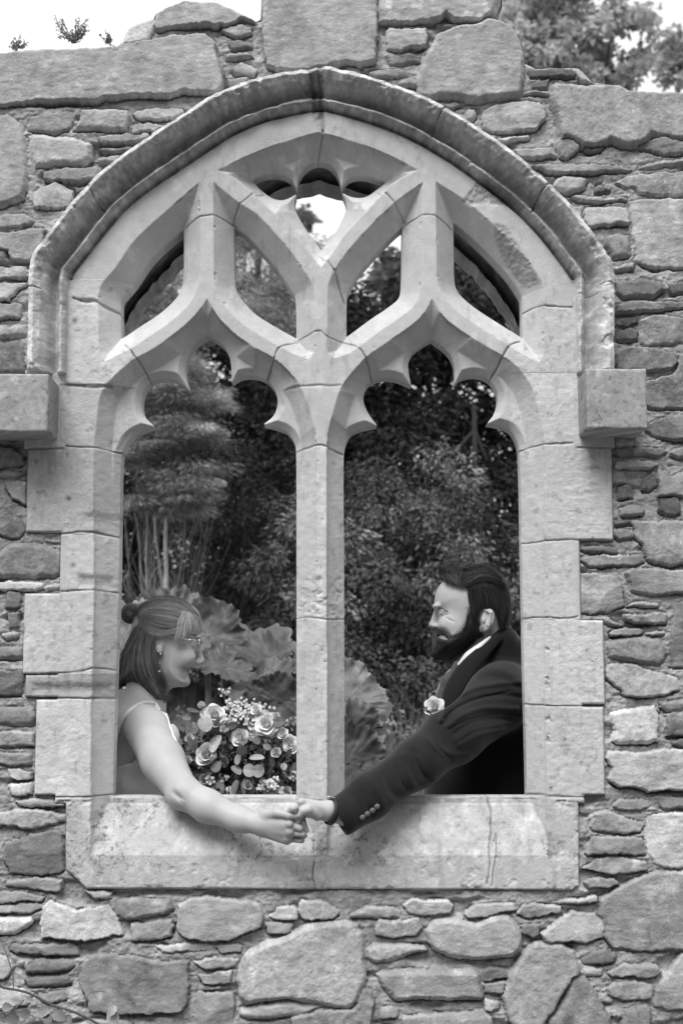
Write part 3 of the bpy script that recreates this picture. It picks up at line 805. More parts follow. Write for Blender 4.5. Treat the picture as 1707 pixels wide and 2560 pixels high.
    dep += ed * .012 * (~hood) + np.where(un < 0, .02, 0)
    # chips along the arrises, pitting
    arris = np.exp(-(np.minimum(np.abs(dep - .002), .02) / .004) ** 2) * (phi < .056) * (dep > .0005)
    chip = sstep(.30, .46, fbm(X, Z, .022, 3, 61)) * arris
    dep += chip * .004
    pit = .7 * sstep(.46, .64, fbm(X, Z, .0075, 3, 62)) * sstep(.05, .4, fbm(X, Z, .09, 3, 63))
    dep += pit * .0018
    # grey: clean pale limestone on the restored tracery, greyer and stained on hood, sill and old blocks
    ton += .032 * fbm(X, Z, .15, 4, 41) + .026 * fbm(X, Z, .02, 4, 42) + .022 * fbm(X, Z, .005, 3, 43, gain=.7)
    ton -= .07 * pit + .03 * chip
    ton -= .06 * sstep(.15, .5, fbm(X, Z, .035, 4, 64, stretch=.35)) * sstep(-.2, .3, fbm(X, Z, .2, 2, 65))          # runs of dirt
    ton += .05 * sstep(.35, .55, fbm(X, Z, .05, 4, 66, gain=.6))
    scuff = np.exp(-((X - U(803, 1500)[0]) / .016) ** 2) * (phi > .03) * (dep < .002) * (Z < U(800, 1118)[2])
    ton += .05 * scuff * sstep(0, .3, fbm(X, Z, .02, 4, 67, stretch=.5))
    mr_ = rect_sd(X, Z, 742, 1440, 860, 1546); mrough = sstep(-.004, .012, mr_) * sstep(-.15, .25, fbm(X, Z, .02, 3, 68))
    dep += mrough * (.003 + .003 * fbm(X, Z, .01, 3, 69)); ton -= .03 * mrough
    ton[hood] = (.65 + .13 * fbm(X, Z, .05, 5, 44, gain=.7) + .15 * fbm(X, Z, .01, 4, 45, gain=.7) + .10 * sstep(.2, .5, fbm(X, Z, .02, 4, 74)) )[hood]
    ridge_light = np.exp(-((dw - .010) / .009) ** 2)  # paler band painted where the hood's top edge catches light
    ton = np.where(hood, ton + .12 * ridge_light * sstep(-.2, .3, fbm(X, Z, .03, 3, 46)), ton)
    shade_grime = np.where(hood & (dh > .05) & (dh < .104), .06 * sstep(-.1, .4, fbm(X, Z, .05, 3, 47)), 0)  # dirt and painted-in shade of the hood's hollow
    ton -= shade_grime
    ton -= .12 * np.exp(-((dh - .100) / .006) ** 2) * (Z > zh) * sstep(-.3, .2, fbm(X, Z, .03, 3, 48)) * (~(lab >= 10))  # groove shadow inside the hood painted as a darker line
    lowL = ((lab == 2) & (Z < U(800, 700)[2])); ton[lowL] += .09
    ton -= pp * .10 + p2 * .10 + p3 * .09
    ton -= .14 * jd
    ton += rough * (.02 * fbm(X, Z, .01, 3, 49, stretch=4)) - .07 * lowbeds
    # sill: dark lichen speckle and white bloom
    inz = (Z < U(800, 2000)[2])
    spots = sstep(.10, .36, fbm(X, Z, .010, 5, 51, gain=.75)) * sstep(-.30, .15, fbm(X, Z, .12, 3, 52)) * sstep(U(800, 2215)[2], U(800, 2130)[2], Z)
    ton -= inz * spots * .22
    ton += inz * (.07 * sstep(.0, .4, fbm(X, Z, .03, 5, 53, gain=.7)) - .06 * sstep(.05, .4, fbm(X, Z, .06, 4, 59, gain=.65)))
    dep += inz * (.0010 * fbm(X, Z, .008, 4, 71, gain=.7) + .0022 * sstep(.25, .5, fbm(X, Z, .03, 4, 72)) * (un > .004))
    ebot = inz * np.exp(-(np.clip(sdist(X, Z, sill_poly), 0, 1) / .010) ** 2)
    dep += ebot * .006 * sstep(.0, .4, fbm(X, Z, .03, 4, 73))
    mid_stripe = sstep(.04, 0, np.abs(X - U(790, 2150)[0])) * inz  # darker stripe down the sill below the mullion
    ton -= .08 * mid_stripe * sstep(-.3, .4, fbm(X, Z, .05, 3, 54))
    ton -= .12 * (np.exp(-((X - U(172, 1246)[0])**2 + (Z - U(172, 1246)[2])**2) / .006**2) + .7*np.exp(-((X - U(183, 1412)[0])**2 + (Z - U(183, 1412)[2])**2) / .007**2) + np.exp(-((X - U(188, 801)[0])**2 + (Z - U(188, 801)[2])**2) / .007**2)) * 2.4
    ton -= .10 * sstep(.45, .6, fbm(X, Z, .02, 3, 57)) * (lab >= 10)
    # shadow of the label stops painted onto the blocks below, streaked
    st = (np.exp(-((X - U(130, 1150)[0]) / .06) ** 2) * (X < U(300, 1)[0]) + np.exp(-((X - U(1500, 1150)[0]) / .05) ** 2)) * sstep(U(800, 1300)[2], U(800, 1118)[2], Z) * (Z < U(800, 1118)[2])
    ton -= .07 * st * sstep(-.4, .3, fbm(X, Z, .02, 3, 58, stretch=.3))
    keep = un > -.006
    LBL.clear()
    LBL.update({0: ('tracery', M_ASH), 1: ('arch_ring', M_ASH), 2: ('hood_mould', M_ASH), 3: ('sill', M_ASH), 30: ('mullion', M_ASH), 31: ('mullion', M_ASH)})
    for i, b in enumerate(BLOCKS): LBL[10 + i] = ('jamb_block', M_ASH)
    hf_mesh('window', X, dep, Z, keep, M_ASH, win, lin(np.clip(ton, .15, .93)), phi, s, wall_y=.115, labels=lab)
    # rear face of the tracery
    s = .005
    X, Z = grid(x0 + .13, x1 - .13, U(800, 2140)[2], z1 - .12, s)
    dep, phi = window_fields(X, Z, s)
    Y = .165 - np.clip((.05 - phi) * 1.1, 0, .052)
    hf_mesh('tracery', X, Y, Z, np.ones(X.shape, bool), M_ASH, win, np.full(X.shape, lin(.72)), phi, s, flip=True)
build_window()

# ------------------------------------------------------------------ the two block label stops under the hood
def label_stop(u0, u1, v0, v1, uin, side):
    p = .125
    a, b = U(u0, v0, -p), U(u1, v1, -p)
    x0_, x1_, zt, zb = a[0], b[0], a[2], b[2]
    zbr = U(u1, v1 + 25, 0)[2]
    zbr = min(zbr, zb)
    nx, nz, ny = 60, 60, 40
    V = []; F = []; T = []
    def add_face(o, ex, ey, n1, n2, seed):
        o, ex, ey = map(np.array, (o, ex, ey))
        base = len(V)
        nrm = np.cross(ex, ey); nrm = nrm / np.linalg.norm(nrm)
        for j in range(n2 + 1):
            for i in range(n1 + 1):
                q = o + ex * i / n1 + ey * j / n2
                V.append(q)
        for j in range(n2):
            for i in range(n1):
                k = base + j * (n1 + 1) + i
                F.append((k, k + 1, k + n1 + 2, k + n1 + 1))
    Y0, Y1 = -p, .03
    add_face((x0_, Y0, zb), (x1_ - x0_, 0, 0), (0, 0, zt - zb), nx, nz, 1)
    add_face((x1_, Y0, zb), (0, Y1 - Y0, 0), (0, 0, zt - zb), ny, nz, 2)
    add_face((x0_, Y1, zb), (0, Y0 - Y1, 0), (0, 0, zt - zb), ny, nz, 3)
    add_face((x0_, Y0, zt), (x1_ - x0_, 0, 0), (0, Y1 - Y0, 0), nx, ny, 4)
    add_face((x0_, Y1, zb), (x1_ - x0_, 0, 0), (0, Y0 - Y1, 0), nx, ny, 5)
    P = np.array(V)
    # rounded, worn edges: pull points near two faces inwards, and let the surface wander
    c = np.array([(x0_ + x1_) / 2, (Y0 + Y1) / 2, (zt + zb) / 2]); hs = np.array([(x1_ - x0_) / 2, (Y1 - Y0) / 2, (zt - zb) / 2])
    rad = .007 + .004 * fbm(P[:, 0] + P[:, 1], P[:, 2], .04, 3, 91 + int(side))
    L = P - c; q = np.abs(L) - (hs - rad[:, None])
    qq = np.maximum(q, 0); ln = np.linalg.norm(qq, axis=1, keepdims=True) + 1e-9
    over = (ln[:, 0] > rad)
    L2 = np.sign(L) * (np.minimum(np.abs(L), hs - rad[:, None]) + qq / ln * np.minimum(ln, rad[:, None]))
    P = c + L2
    nz_ = .0018 * fbm(P[:, 0] + .5 * P[:, 1], P[:, 2], .03, 4, 92) 
    P += (P - c) / np.linalg.norm(P - c, axis=1)[:, None] * nz_[:, None]
    q3 = P[:, 0] + P[:, 1]
    T = lin(np.clip(.60 + .08 * fbm(q3, P[:, 2], .05, 4, 93) + .08 * fbm(q3, P[:, 2], .01, 4, 94, gain=.7) - .10 * sstep(.3, .5, fbm(q3, P[:, 2], .012, 3, 95)) + .10 * sstep(.25, .5, fbm(q3, P[:, 2], .03, 3, 96)), .2, .9))
    make_mesh('label_stop', P, F, M_ASH, win, T)
label_stop(-90, 120, 934, 1080, 148, 0)
label_stop(1464, 1619, 921, 1072, 1452, 1)

# ------------------------------------------------------------------ ground
def ground():
    xs = np.concatenate([np.linspace(-150, -8, 12), np.linspace(-7, 7, 60), np.linspace(8, 150, 12)])
    ys = np.concatenate([np.linspace(-30, -6, 10), np.linspace(-5.5, 12, 70), np.linspace(14, 220, 16)])
    X, Y = np.meshgrid(xs, ys)
    Z = .02 * fbm(X, Y, 1.2, 3, 5) + .5 * sstep(3, 12, Y) 
    Z = np.where((Y > -.3) & (Y < 1.2), np.minimum(Z, 0) - .005, Z)
    nr, nc = X.shape; ii = np.arange((nr - 1) * nc).reshape(nr - 1, nc)[:, :-1].ravel()
    T = lin(np.full(X.shape, .38) + .06 * fbm(X, Y, .3, 4, 6)).ravel()
    o = make_mesh('ground', np.stack([X.ravel(), Y.ravel(), Z.ravel()], 1), np.stack([ii, ii + 1, ii + nc + 1, ii + nc], 1), material('turf', n1=(5, .25), n2=(60, .35), bump=.5, bscale=90), None, T)
    o['kind'] = 'structure'
ground()

# ================================================================== PLANTS
M_LEAF = material('foliage', rough=.8, n1=(1.2, .25), n2=(40, .08), spec=.12)
M_THIN = material('thin_foliage', rough=.7, n1=(3, .12), n2=(40, .10), spec=.2)
_t = M_THIN.node_tree; _b = _t.nodes['Principled BSDF']; _tr = _t.nodes.new('ShaderNodeBsdfTranslucent'); _mx = _t.nodes.new('ShaderNodeMixShader')
_mx.inputs[0].default_value = .45; _src = _b.inputs['Base Color'].links[0].from_socket
_t.links.new(_src, _tr.inputs[0]); _t.links.new(_b.outputs[0], _mx.inputs[1]); _t.links.new(_tr.outputs[0], _mx.inputs[2]); _t.links.new(_mx.outputs[0], _t.nodes['Material Output'].inputs[0])
M_BARK = material('bark', rough=.9, n1=(20, .2), n2=(120, .25), bump=.5, bscale=80)
class Buf:
    def __init__(s): s.V = []; s.F = []; s.T = []; s.n = 0
    def add(s, V, F, T):
        V = np.asarray(V, float); F = np.asarray(F)
        s.V.append(V); s.F.append(F + s.n); s.T.append(np.broadcast_to(np.asarray(T, float), (len(V),))); s.n += len(V)
    def obj(s, name, mat, parent=None, smooth=True):
        return make_mesh(name, np.concatenate(s.V), np.concatenate(s.F), mat, parent, np.concatenate(s.T), smooth)
def frame(d):
    d = d / (np.linalg.norm(d, axis=-1, keepdims=True) + 1e-9)
    up = np.where(np.abs(d[..., 2:3]) > .95, np.array([1., 0, 0]), np.array([0., 0, 1]))
    a = np.cross(d, up); a /= np.linalg.norm(a, axis=-1, keepdims=True) + 1e-9
    return d, a, np.cross(a, d)
def tube(path, rad, n=8, flat=1.0):
    P = np.asarray(path, float); rad = np.broadcast_to(np.asarray(rad, float), (len(P),))
    d = np.gradient(P, axis=0); _, a, b = frame(d)
    for i in range(1, len(P)):                       # keep the frame from spinning
        a[i] = a[i - 1] - d[i] * (a[i - 1] @ d[i]) / (d[i] @ d[i] + 1e-12); a[i] /= np.linalg.norm(a[i]) + 1e-12
        b[i] = np.cross(a[i], d[i] / (np.linalg.norm(d[i]) + 1e-12))
    th = np.arange(n) * 2 * np.pi / n
    V = P[:, None] + (a[:, None] * np.cos(th)[None, :, None] + b[:, None] * np.sin(th)[None, :, None] * flat) * rad[:, None, None]
    m = len(P); i, j = np.meshgrid(np.arange(m - 1), np.arange(n), indexing='ij')
    F = np.stack([i * n + j, i * n + (j + 1) % n, (i + 1) * n + (j + 1) % n, (i + 1) * n + j], -1).reshape(-1, 4)
    return V.reshape(-1, 3), F
def curve_pts(pts, n=12):
    P = np.array(pts, float); out = []
    for i in range(len(P) - 1):
        p0 = P[max(i - 1, 0)]; p1 = P[i]; p2 = P[i + 1]; p3 = P[min(i + 2, len(P) - 1)]
        for k in range(n):
            t = k / n
            out.append(.5 * ((2 * p1) + (-p0 + p2) * t + (2 * p0 - 5 * p1 + 4 * p2 - p3) * t * t + (-p0 + 3 * p1 - 3 * p2 + p3) * t ** 3))
    out.append(P[-1]); return np.array(out)
def leaves(C, D, L, W, tone, r, fold=.25, droop=.2):
    """many leaves at once: base points C, directions D, lengths, widths: two quads each, folded along the midrib"""
    n = len(C); d, a, b = frame(D)
    roll = r.uniform(0, 2 * np.pi, n)[:, None]
    a2 = a * np.cos(roll) + b * np.sin(roll); b2 = -a * np.sin(roll) + b * np.cos(roll)
    L = L[:, None]; W = W[:, None]
    dr = np.array([0, 0, -1.0]) * L * droop
    p0 = C; p1 = C + d * L * .45 + a2 * W * .5 + b2 * W * fold; p2 = C + d * L + dr; p3 = C + d * L * .45 - a2 * W * .5 + b2 * W * fold
    V = np.stack([p0, p1, p2, p3], 1).reshape(-1, 3)
    F = np.arange(n * 4).reshape(-1, 4)
    return V, F, np.repeat(tone, 4)
def rand_dirs(n, r, flat=1.0):
    v = r.normal(size=(n, 3)); v[:, 2] *= flat
    return v / np.linalg.norm(v, axis=1, keepdims=True)

def tree(name, label, base, height, cen, nclump, nleaf, leaf, tone, seed, clump_r=.35, group=None, trunk_r=.12, flat=.5, lean=0, limbs=9, tvar=.25, hollow=.55, hw=.55, extra=None):
    """cen/rad: crown ellipsoids [(x,y,z),(rx,ry,rz)] shared by clumps with an uneven outline"""
    r = np.random.default_rng(seed)
    root = empty(name, label, 'tree' if 'shrub' not in name else 'shrub', base, group)
    tb = Buf(); bx, by, bz = base
    top = np.array([bx + lean, by, bz + height * .8])
    trunk = curve_pts([(bx, by, bz - .3), (bx + lean * .2 + r.uniform(-.1, .1), by, bz + height * .25), (bx + lean * .6, by + r.uniform(-.2, .2), bz + height * .5), tuple(top)], 8)
    tb.add(*tube(trunk, np.linspace(trunk_r, trunk_r * .25, len(trunk)), 9), .035)
    cb = Buf(); CC = []
    tot = sum(np.prod(q[1]) ** .66 for q in cen)
    for c, rd in cen:
        k = int(nclump * np.prod(rd) ** .66 / tot) + 1
        u = rand_dirs(k, r); rr = (hollow + (1 - hollow) * r.random(k)) ** .6
        p = np.array(c) + u * rr[:, None] * np.array(rd) * (1 + .18 * r.normal(size=(k, 1)))
        CC.append(p)
    CC = np.concatenate(CC)
    sel = CC[r.choice(len(CC), min(limbs, len(CC)), replace=False)]
    for p in sel:
        q = trunk[int(len(trunk) * r.uniform(.35, .95))]
        mid = (q + p) / 2 + np.array([0, 0, .15 * np.linalg.norm(p - q)]) * r.uniform(-.5, 1)
        path = curve_pts([q, mid, p], 6)
        tb.add(*tube(path, np.linspace(trunk_r * .3, trunk_r * .05, len(path)), 6), .03)
    o = tb.obj('trunk', M_BARK, root)
    nc = len(CC); per = nleaf // nc
    cr = clump_r * r.uniform(.6, 1.35, nc)
    ct = tone * np.exp(r.normal(0, tvar, nc))
    idx = np.repeat(np.arange(nc), per)
    off = rand_dirs(len(idx), r) * (r.random(len(idx)) ** .4)[:, None] * cr[idx][:, None] * np.array([1, 1, flat])
    C = CC[idx] + off
    D = off / cr[idx][:, None] + np.array([0, 0, -.1]) + .5 * rand_dirs(len(idx), r)
    L = leaf[0] * r.uniform(.6, 1.3, len(idx)); Wd = L * leaf[1]
    T = np.clip(ct[idx] * np.exp(r.normal(0, .14, len(idx))), .006, .6)
    cb.add(*leaves(C, D, L, Wd, T, r))
    cb.obj('crown', M_LEAF, root, smooth=False)
    return root
def at(u, v, y): return U(u, v, y)
def px(y): return (y - CAM_Y) / FPX          # metres per photo pixel near the axis at depth y

# pale feathery many-stemmed shrub behind the left light
def feathery():
    r = np.random.default_rng(21); y0 = 6.5; m = px(y0)
    gz = .3
    root = empty('feathery_tree', 'pale feathery small tree on a fan of thin bare stems, seen through the left light', 'tree', (at(400, 1500, y0)[0], y0, gz))
    st = Buf(); lf = Buf()
    tips = []
    base = np.array(root.location)
    main = [((385, 1230), .014, .45), ((425, 1180), .020, .50), ((362, 1240), .011, .40), ((335, 1250), .009, .3), ((470, 1260), .010, .30)]
    for k in range(46):
        if k < len(main): (u, v), rad, t = main[k]
        else: u, v, rad, t = r.uniform(270, 560), r.uniform(1130, 1400), r.uniform(.003, .006), r.uniform(.18, .34)
        y = y0 + r.uniform(-.5, .5)
        tip = np.array(at(u, v, y))
        b0 = base + np.array([(tip[0] - base[0]) * .12 + r.uniform(-.08, .08), r.uniform(-.3, .3), 0])
        mid = b0 * .45 + tip * .55 + np.array([(tip[0] - b0[0]) * -.16, 0, 0]) + r.normal(0, .02, 3)
        path = curve_pts([b0, mid, tip], 8)
        path[:, 0] += .012 * np.sin(np.arange(len(path)) * 1.3 + k)
        st.add(*tube(path, np.linspace(rad * (1.2 if k < 5 else .62), rad * (.55 if k < 5 else .3), len(path)), 5), min(.75, lin(t) * 4.2))
        tips.append(tip)
        for q in range(3):
            s = path[int(len(path) * r.uniform(.3, .8))]
            e = s + np.array([r.uniform(-.25, .25), r.uniform(-.2, .2), r.uniform(.3, .8)])
            st.add(*tube(curve_pts([s, (s + e) / 2 + r.normal(0, .03, 3), e], 5), np.linspace(rad * .4, .0015, 11), 4), min(.65, lin(t) * 3.4))
    st.obj('stem', M_BARK, root)
    # horizontal sprays
    cl = []
    blobs = [(r.uniform(290, 470 + 95 * math.sin(max(0, (v_ - 860) / 420) * 2.2)), v_) for v_ in np.linspace(880, 1265, 34)]
    for k in range(460):
        bu, bv = blobs[k % len(blobs)]
        u = bu + r.normal(0, 26); v = bv + r.normal(0, 9) + .0045 * (u - bu) ** 2
        cl.append((np.array(at(u, v, y0 + r.uniform(-.9, .7))), r.uniform(.06, .14)))
    for k in range(150):                                            # upper shoots, seen in the inner-left dagger
        u = r.uniform(560, 780) if k % 3 else r.uniform(300, 470); v = r.uniform(590, 870) if k % 3 else r.uniform(640, 900)
        cl.append((np.array(at(u, v, y0 + r.uniform(.3, 1.6))), r.uniform(.10, .2)))
    for c, rad in cl:
        n = 200
        t = lin(.52) * math.exp(r.normal(0, .45))
        ax = r.uniform(0, 2 * math.pi)
        off = rand_dirs(n, r) * (r.random(n) ** .5)[:, None] * rad * np.array([1.35, 1.3, .36])
        D = off * np.array([1, 1, .3]) / rad + np.array([.25, 0, -.25]) + .25 * rand_dirs(n, r)
        L = r.uniform(.025, .058, n)
        lf.add(*leaves(c + off, D, L, L * .16, np.clip(t * np.exp(r.normal(0, .25, n)), .02, .7), r, droop=.15))
    lf.obj('foliage', M_THIN, root, smooth=False)
feathery()

# dark evergreen behind the left light
tree('evergreen_tree', 'dark dense evergreen tree behind the left light with small gaps of sky', (at(640, 1500, 11)[0], 11, .5), 7,
     [((at(640, 1250, 11)[0], 11.0, 3.2), (2.0, 1.2, 2.3)), ((at(600, 1000, 11)[0], 11.2, 4.4), (1.7, 1.1, 1.3)), ((at(420, 1300, 11)[0], 11.6, 2.8), (1.6, 1.0, 2.3)), ((at(700, 1500, 11)[0], 10.4, 1.7), (1.4, .8, 1.1))],
     420, 88000, (.085, .35), .017, 31, clump_r=.42, flat=.55, tvar=.45)
# middle shrub masses
tree('conifer_tree', 'mid grey soft conifer foliage between the feathery tree and the mullion', (at(610, 1500, 8.6)[0], 8.6, .4), 3.4,
     [((at(590, 1330, 8.6)[0], 8.6, 2.1), (.55, .5, .75)), ((at(690, 1210, 8.9)[0], 8.9, 2.9), (.5, .5, .8)), ((at(540, 1180, 9)[0], 9.0, 3.0), (.35, .4, .6))],
     120, 26000, (.06, .2), .042, 32, clump_r=.24, flat=.6, trunk_r=.05, tvar=.3)
# right light: broad bushy shrub in front, dark tree behind with many sky glimpses
tree('rhododendron_shrub', 'broad rounded shrub of mid grey leaves filling the lower right light beside the groom', (at(960, 1500, 6.5)[0], 6.5, .3), 3.4,
     [((at(930, 1500, 6.5)[0], 6.5, 1.75), (.78, .7, .85)), ((at(960, 1220, 6.9)[0], 6.9, 2.35), (.78, .6, .78)), ((at(1120, 1400, 7)[0], 7.0, 1.9), (.75, .6, .8)), ((at(1010, 1700, 6)[0], 6.0, 1.15), (.55, .5, .5))],
     330, 80000, (.048, .42), .10, 33, clump_r=.17, flat=.8, trunk_r=.05, tvar=.62)
tree('dark_tree', 'dark leafy tree behind the right light with many bright gaps of sky', (at(1120, 1500, 12)[0], 12, .5), 8,
     [((at(1080, 1000, 12)[0], 12.0, 4.6), (2.0, .8, 1.5)), ((at(1180, 1300, 12)[0], 12.4, 3.2), (1.9, .9, 1.7)), ((at(900, 900, 12)[0], 12.0, 4.6), (1.2, .7, .9))],
     210, 34000, (.10, .45), .026, 34, clump_r=.36, flat=.6, tvar=.4, limbs=24)
tree('dark_tree', 'second dark tree, lower and denser, behind the shrub and the groom', (at(1190, 1500, 9.5)[0], 9.5, .4), 4.5,
     [((at(1200, 1420, 9.5)[0], 9.5, 2.2), (1.3, .7, 1.3)), ((at(960, 1500, 9.8)[0], 9.8, 2.2), (1.5, .5, 1.4))],
     170, 34000, (.085, .4), .024, 35, clump_r=.34, flat=.6, trunk_r=.08, tvar=.4)
# airy broadleaf trees against the sky
def airy(name, label, base, height, cl, leaf, tone, seed, per=46, cr=.3, y=16, tr=.14):
    r = np.random.default_rng(seed)
    root = empty(name, label, 'tree', base)
    tb = Buf(); lb = Buf()
    top = np.array(at(cl[0][0], cl[0][1], y)); base = np.array(base)
    path = curve_pts([base - [0, 0, .3], base * .5 + top * .5 + [.2, 0, 0], top], 8)
    tb.add(*tube(path, np.linspace(tr, tr * .2, len(path)), 8), .04)
    for (u, v, ru, rv, n) in cl:
        c0 = np.array(at(u, v, y)); m = px(y)
        s = path[int(len(path) * r.uniform(.4, .95))]
        bp = curve_pts([s, (s + c0) / 2 + r.normal(0, .15, 3), c0], 6)
        tb.add(*tube(bp, np.linspace(tr * .2, .012, len(bp)), 5), .05)
        for k in range(n):
            a = r.uniform(0, 2 * math.pi); q = math.sqrt(r.random())
            c = np.array(at(u + ru * q * math.cos(a), v + rv * q * math.sin(a), y + r.uniform(-1.0, 1.0)))
            if k % 2 == 0:
                e = curve_pts([c0 + r.normal(0, .1, 3), (c + c0) / 2 + r.normal(0, .1, 3), c], 4)
                tb.add(*tube(e, np.linspace(.016, .004, len(e)), 4), .13)
            rad = cr * r.uniform(.5, 1.2)
            off = rand_dirs(per, r) * (r.random(per) ** .5)[:, None] * rad * np.array([1, 1, .7])
            L = leaf * r.uniform(.6, 1.3, per)
            lb.add(*leaves(c + off, off / rad + .8 * rand_dirs(per, r), L, L * .75, np.clip(tone * math.exp(r.normal(0, .3)) * np.exp(r.normal(0, .2, per)), .02, .6), r))
    tb.obj('trunk', M_BARK, root)
    lb.obj('crown', M_THIN, root, smooth=False)
airy('oak_tree', 'tall leafy tree rising above the right end of the wall, sky showing between its leaves', (at(1400, 1500, 15)[0], 15, .5), 10,
     [(1350, 70, 85, 110, 110), (1290, 100, 50, 90, 40), (1460, 110, 80, 90, 34), (1530, 40, 50, 60, 9), (1555, 190, 35, 35, 8), (1420, -90, 120, 80, 50), (1605, 150, 30, 20, 7), (1610, 60, 20, 40, 5), (1400, 230, 140, 70, 60)], .11, .48, 41, cr=.18, y=15)
airy('oak_tree', 'edge of a second leafy tree at the right border above the wall', (at(1800, 1500, 14)[0], 14, .5), 8,
     [(1745, 150, 65, 65, 44), (1680, 185, 35, 25, 14), (1820, 60, 80, 80, 60), (1690, 120, 28, 30, 8)], .105, .46, 42, cr=.18, y=14)
airy('maple_tree', 'light broadleaf tree against the sky behind the inner right dagger opening', (at(990, 1500, 17)[0], 17, .5), 9,
     [(985, 700, 42, 80, 20), (900, 800, 60, 24, 16), (1000, 850, 120, 40, 40), (1210, 740, 70, 70, 30), (1130, 680, 50, 45, 16), (752, 545, 16, 30, 5), (1200, 860, 90, 50, 30)], .12, .15, 43, cr=.20, y=17)
airy('maple_tree', 'light broadleaf tree behind the inner left dagger, half hidden by feathery shoots', (at(560, 1500, 17)[0], 17, .5), 9,
     [(640, 830, 110, 70, 60), (420, 820, 130, 80, 60), (600, 720, 30, 50, 10), (610, 580, 20, 40, 5)], .12, .20, 44, cr=.24, y=17)

# hedge masses beyond the picture so that the garden closes behind the wall
for k, (x, y, sx, h, sd) in enumerate([(-4.9, 13, 2.9, 5.2, 61), (6.0, 13, 3.0, 5.4, 62), (-10.5, 15, 3.2, 6, 63), (11.5, 15, 3.4, 6, 64)]):
    tree('evergreen_tree', ['dark tree left of the garden, beyond the picture', 'dark tree right of the garden, beyond the picture', 'farthest dark tree on the left side of the garden', 'farthest dark tree on the right side of the garden'][k], (x, y, .5), h + 2,
         [((x, y, h * .62), (sx, 1.4, h * .62))], 160, 26000, (.13, .45), .035, sd, clump_r=.5, tvar=.4)

# ------------------------------------------------------------------ big lobed leaves
M_BIG = material('big_leaf', rough=.5, n1=(12, .15), n2=(90, .15), bump=.4, bscale=60, spec=.4)
def lobed_leaf(buf, c, rad, nrm, tone, r, lobes=7, cup=.25, stalk_to=None, rot=None, stalk=None):
    nt, nr_ = 180, 20
    n = np.array(nrm, float); n /= np.linalg.norm(n)
    _, a, b = frame(n[None]); a = a[0]; b = b[0]
    rot = r.uniform(0, 6.28) if rot is None else rot
    a, b = a * math.cos(rot) + b * math.sin(rot), -a * math.sin(rot) + b * math.cos(rot)
    th = np.linspace(0, 2 * np.pi, nt, endpoint=False)
    ph = r.uniform(0, 6, 5)
    edge = 1 + .10 * np.abs(np.cos(lobes * th / 2 + ph[0])) ** .7 + .055 * np.abs(np.cos(1.5 * lobes * th + ph[1])) + .05 * np.abs(np.sin(17 * th + ph[2] + .8 * np.sin(4 * th))) + .028 * r.normal(size=nt) + .10 * vnoise(3 * np.cos(th) + ph[3], 3 * np.sin(th) + ph[4], 3)
    edge *= 1 - .5 * np.exp(-((np.angle(np.exp(1j * (th - math.pi)))) / .25) ** 2)
    V = []; T = []
    for j in range(nr_ + 1):
        q = j / nr_
        rr_ = rad * q * (1 + (edge - 1) * q ** 1.5)
        vein = np.abs(np.cos(lobes * th / 2 + ph[0] / 2))
        vein2 = np.abs(np.sin(lobes * th * 1.0 + 9 * q))
        h = cup * rad * q * q + rad * .040 * q * (1 - vein ** .5) * -1 + rad * .007 * np.sin(26 * q + 4 * vein) * q + rad * .10 * q ** 3 * np.sin(5 * th + ph[3]) + rad * .04 * q ** 6 * np.sin(19 * th + ph[4] + 2 * np.sin(3 * th))
        h = h + rad * .16 * q * vnoise(2.3 * q * np.cos(th) + 5 + ph[0], 2.3 * q * np.sin(th) + ph[1], 9) + rad * .05 * q * vnoise(7 * q * np.cos(th) + ph[1], 7 * q * np.sin(th) + ph[2], 4)
        V.append(np.array(c) + a * (rr_ * np.cos(th))[:, None] + b * (rr_ * np.sin(th))[:, None] + n * h[:, None])
        T.append(np.clip(tone * (1 + .30 * vnoise(4 * q * np.cos(th), 4 * q * np.sin(th) + ph[2], 6) + .45 * np.exp(-((1 - vein) / .02) ** 1) * 0 + .55 * np.exp(-((1 - vein) / .0035)) + .22 * np.exp(-(np.abs(np.sin(22 * q + 5 * vein)) / .10) ** 2) * (vein < .995) * (q > .2) + .55 * (q > .955) + .05 * r.normal(size=nt)), .02, .8))
    i, j = np.meshgrid(np.arange(nr_), np.arange(nt), indexing='ij')
    F = np.stack([i * nt + j, i * nt + (j + 1) % nt, (i + 1) * nt + (j + 1) % nt, (i + 1) * nt + j], -1).reshape(-1, 4)
    buf.add(np.concatenate(V), F, np.concatenate(T))
def gunnera(label, base, specs, seed):
    r = np.random.default_rng(seed)
    root = empty('giant_rhubarb', label, 'plant', base)
    for (u, v, y, rad, nrm, t) in specs:
        c = np.array(at(u, v, y)); lb = Buf()
        lobed_leaf(lb, c, rad, nrm, lin(t) * .55, r)
        sb = Buf()
        b0 = np.array(base) + [r.uniform(-.1, .1), r.uniform(-.1, .1), -.05]
        sb.add(*tube(curve_pts([b0, (b0 + c) / 2 + [0, 0, .12], c], 8), np.linspace(.022, .011, 17), 7), .18)
        lf = lb.obj('leaf', M_BIG, root); sb.obj('stalk', M_BIG, root)
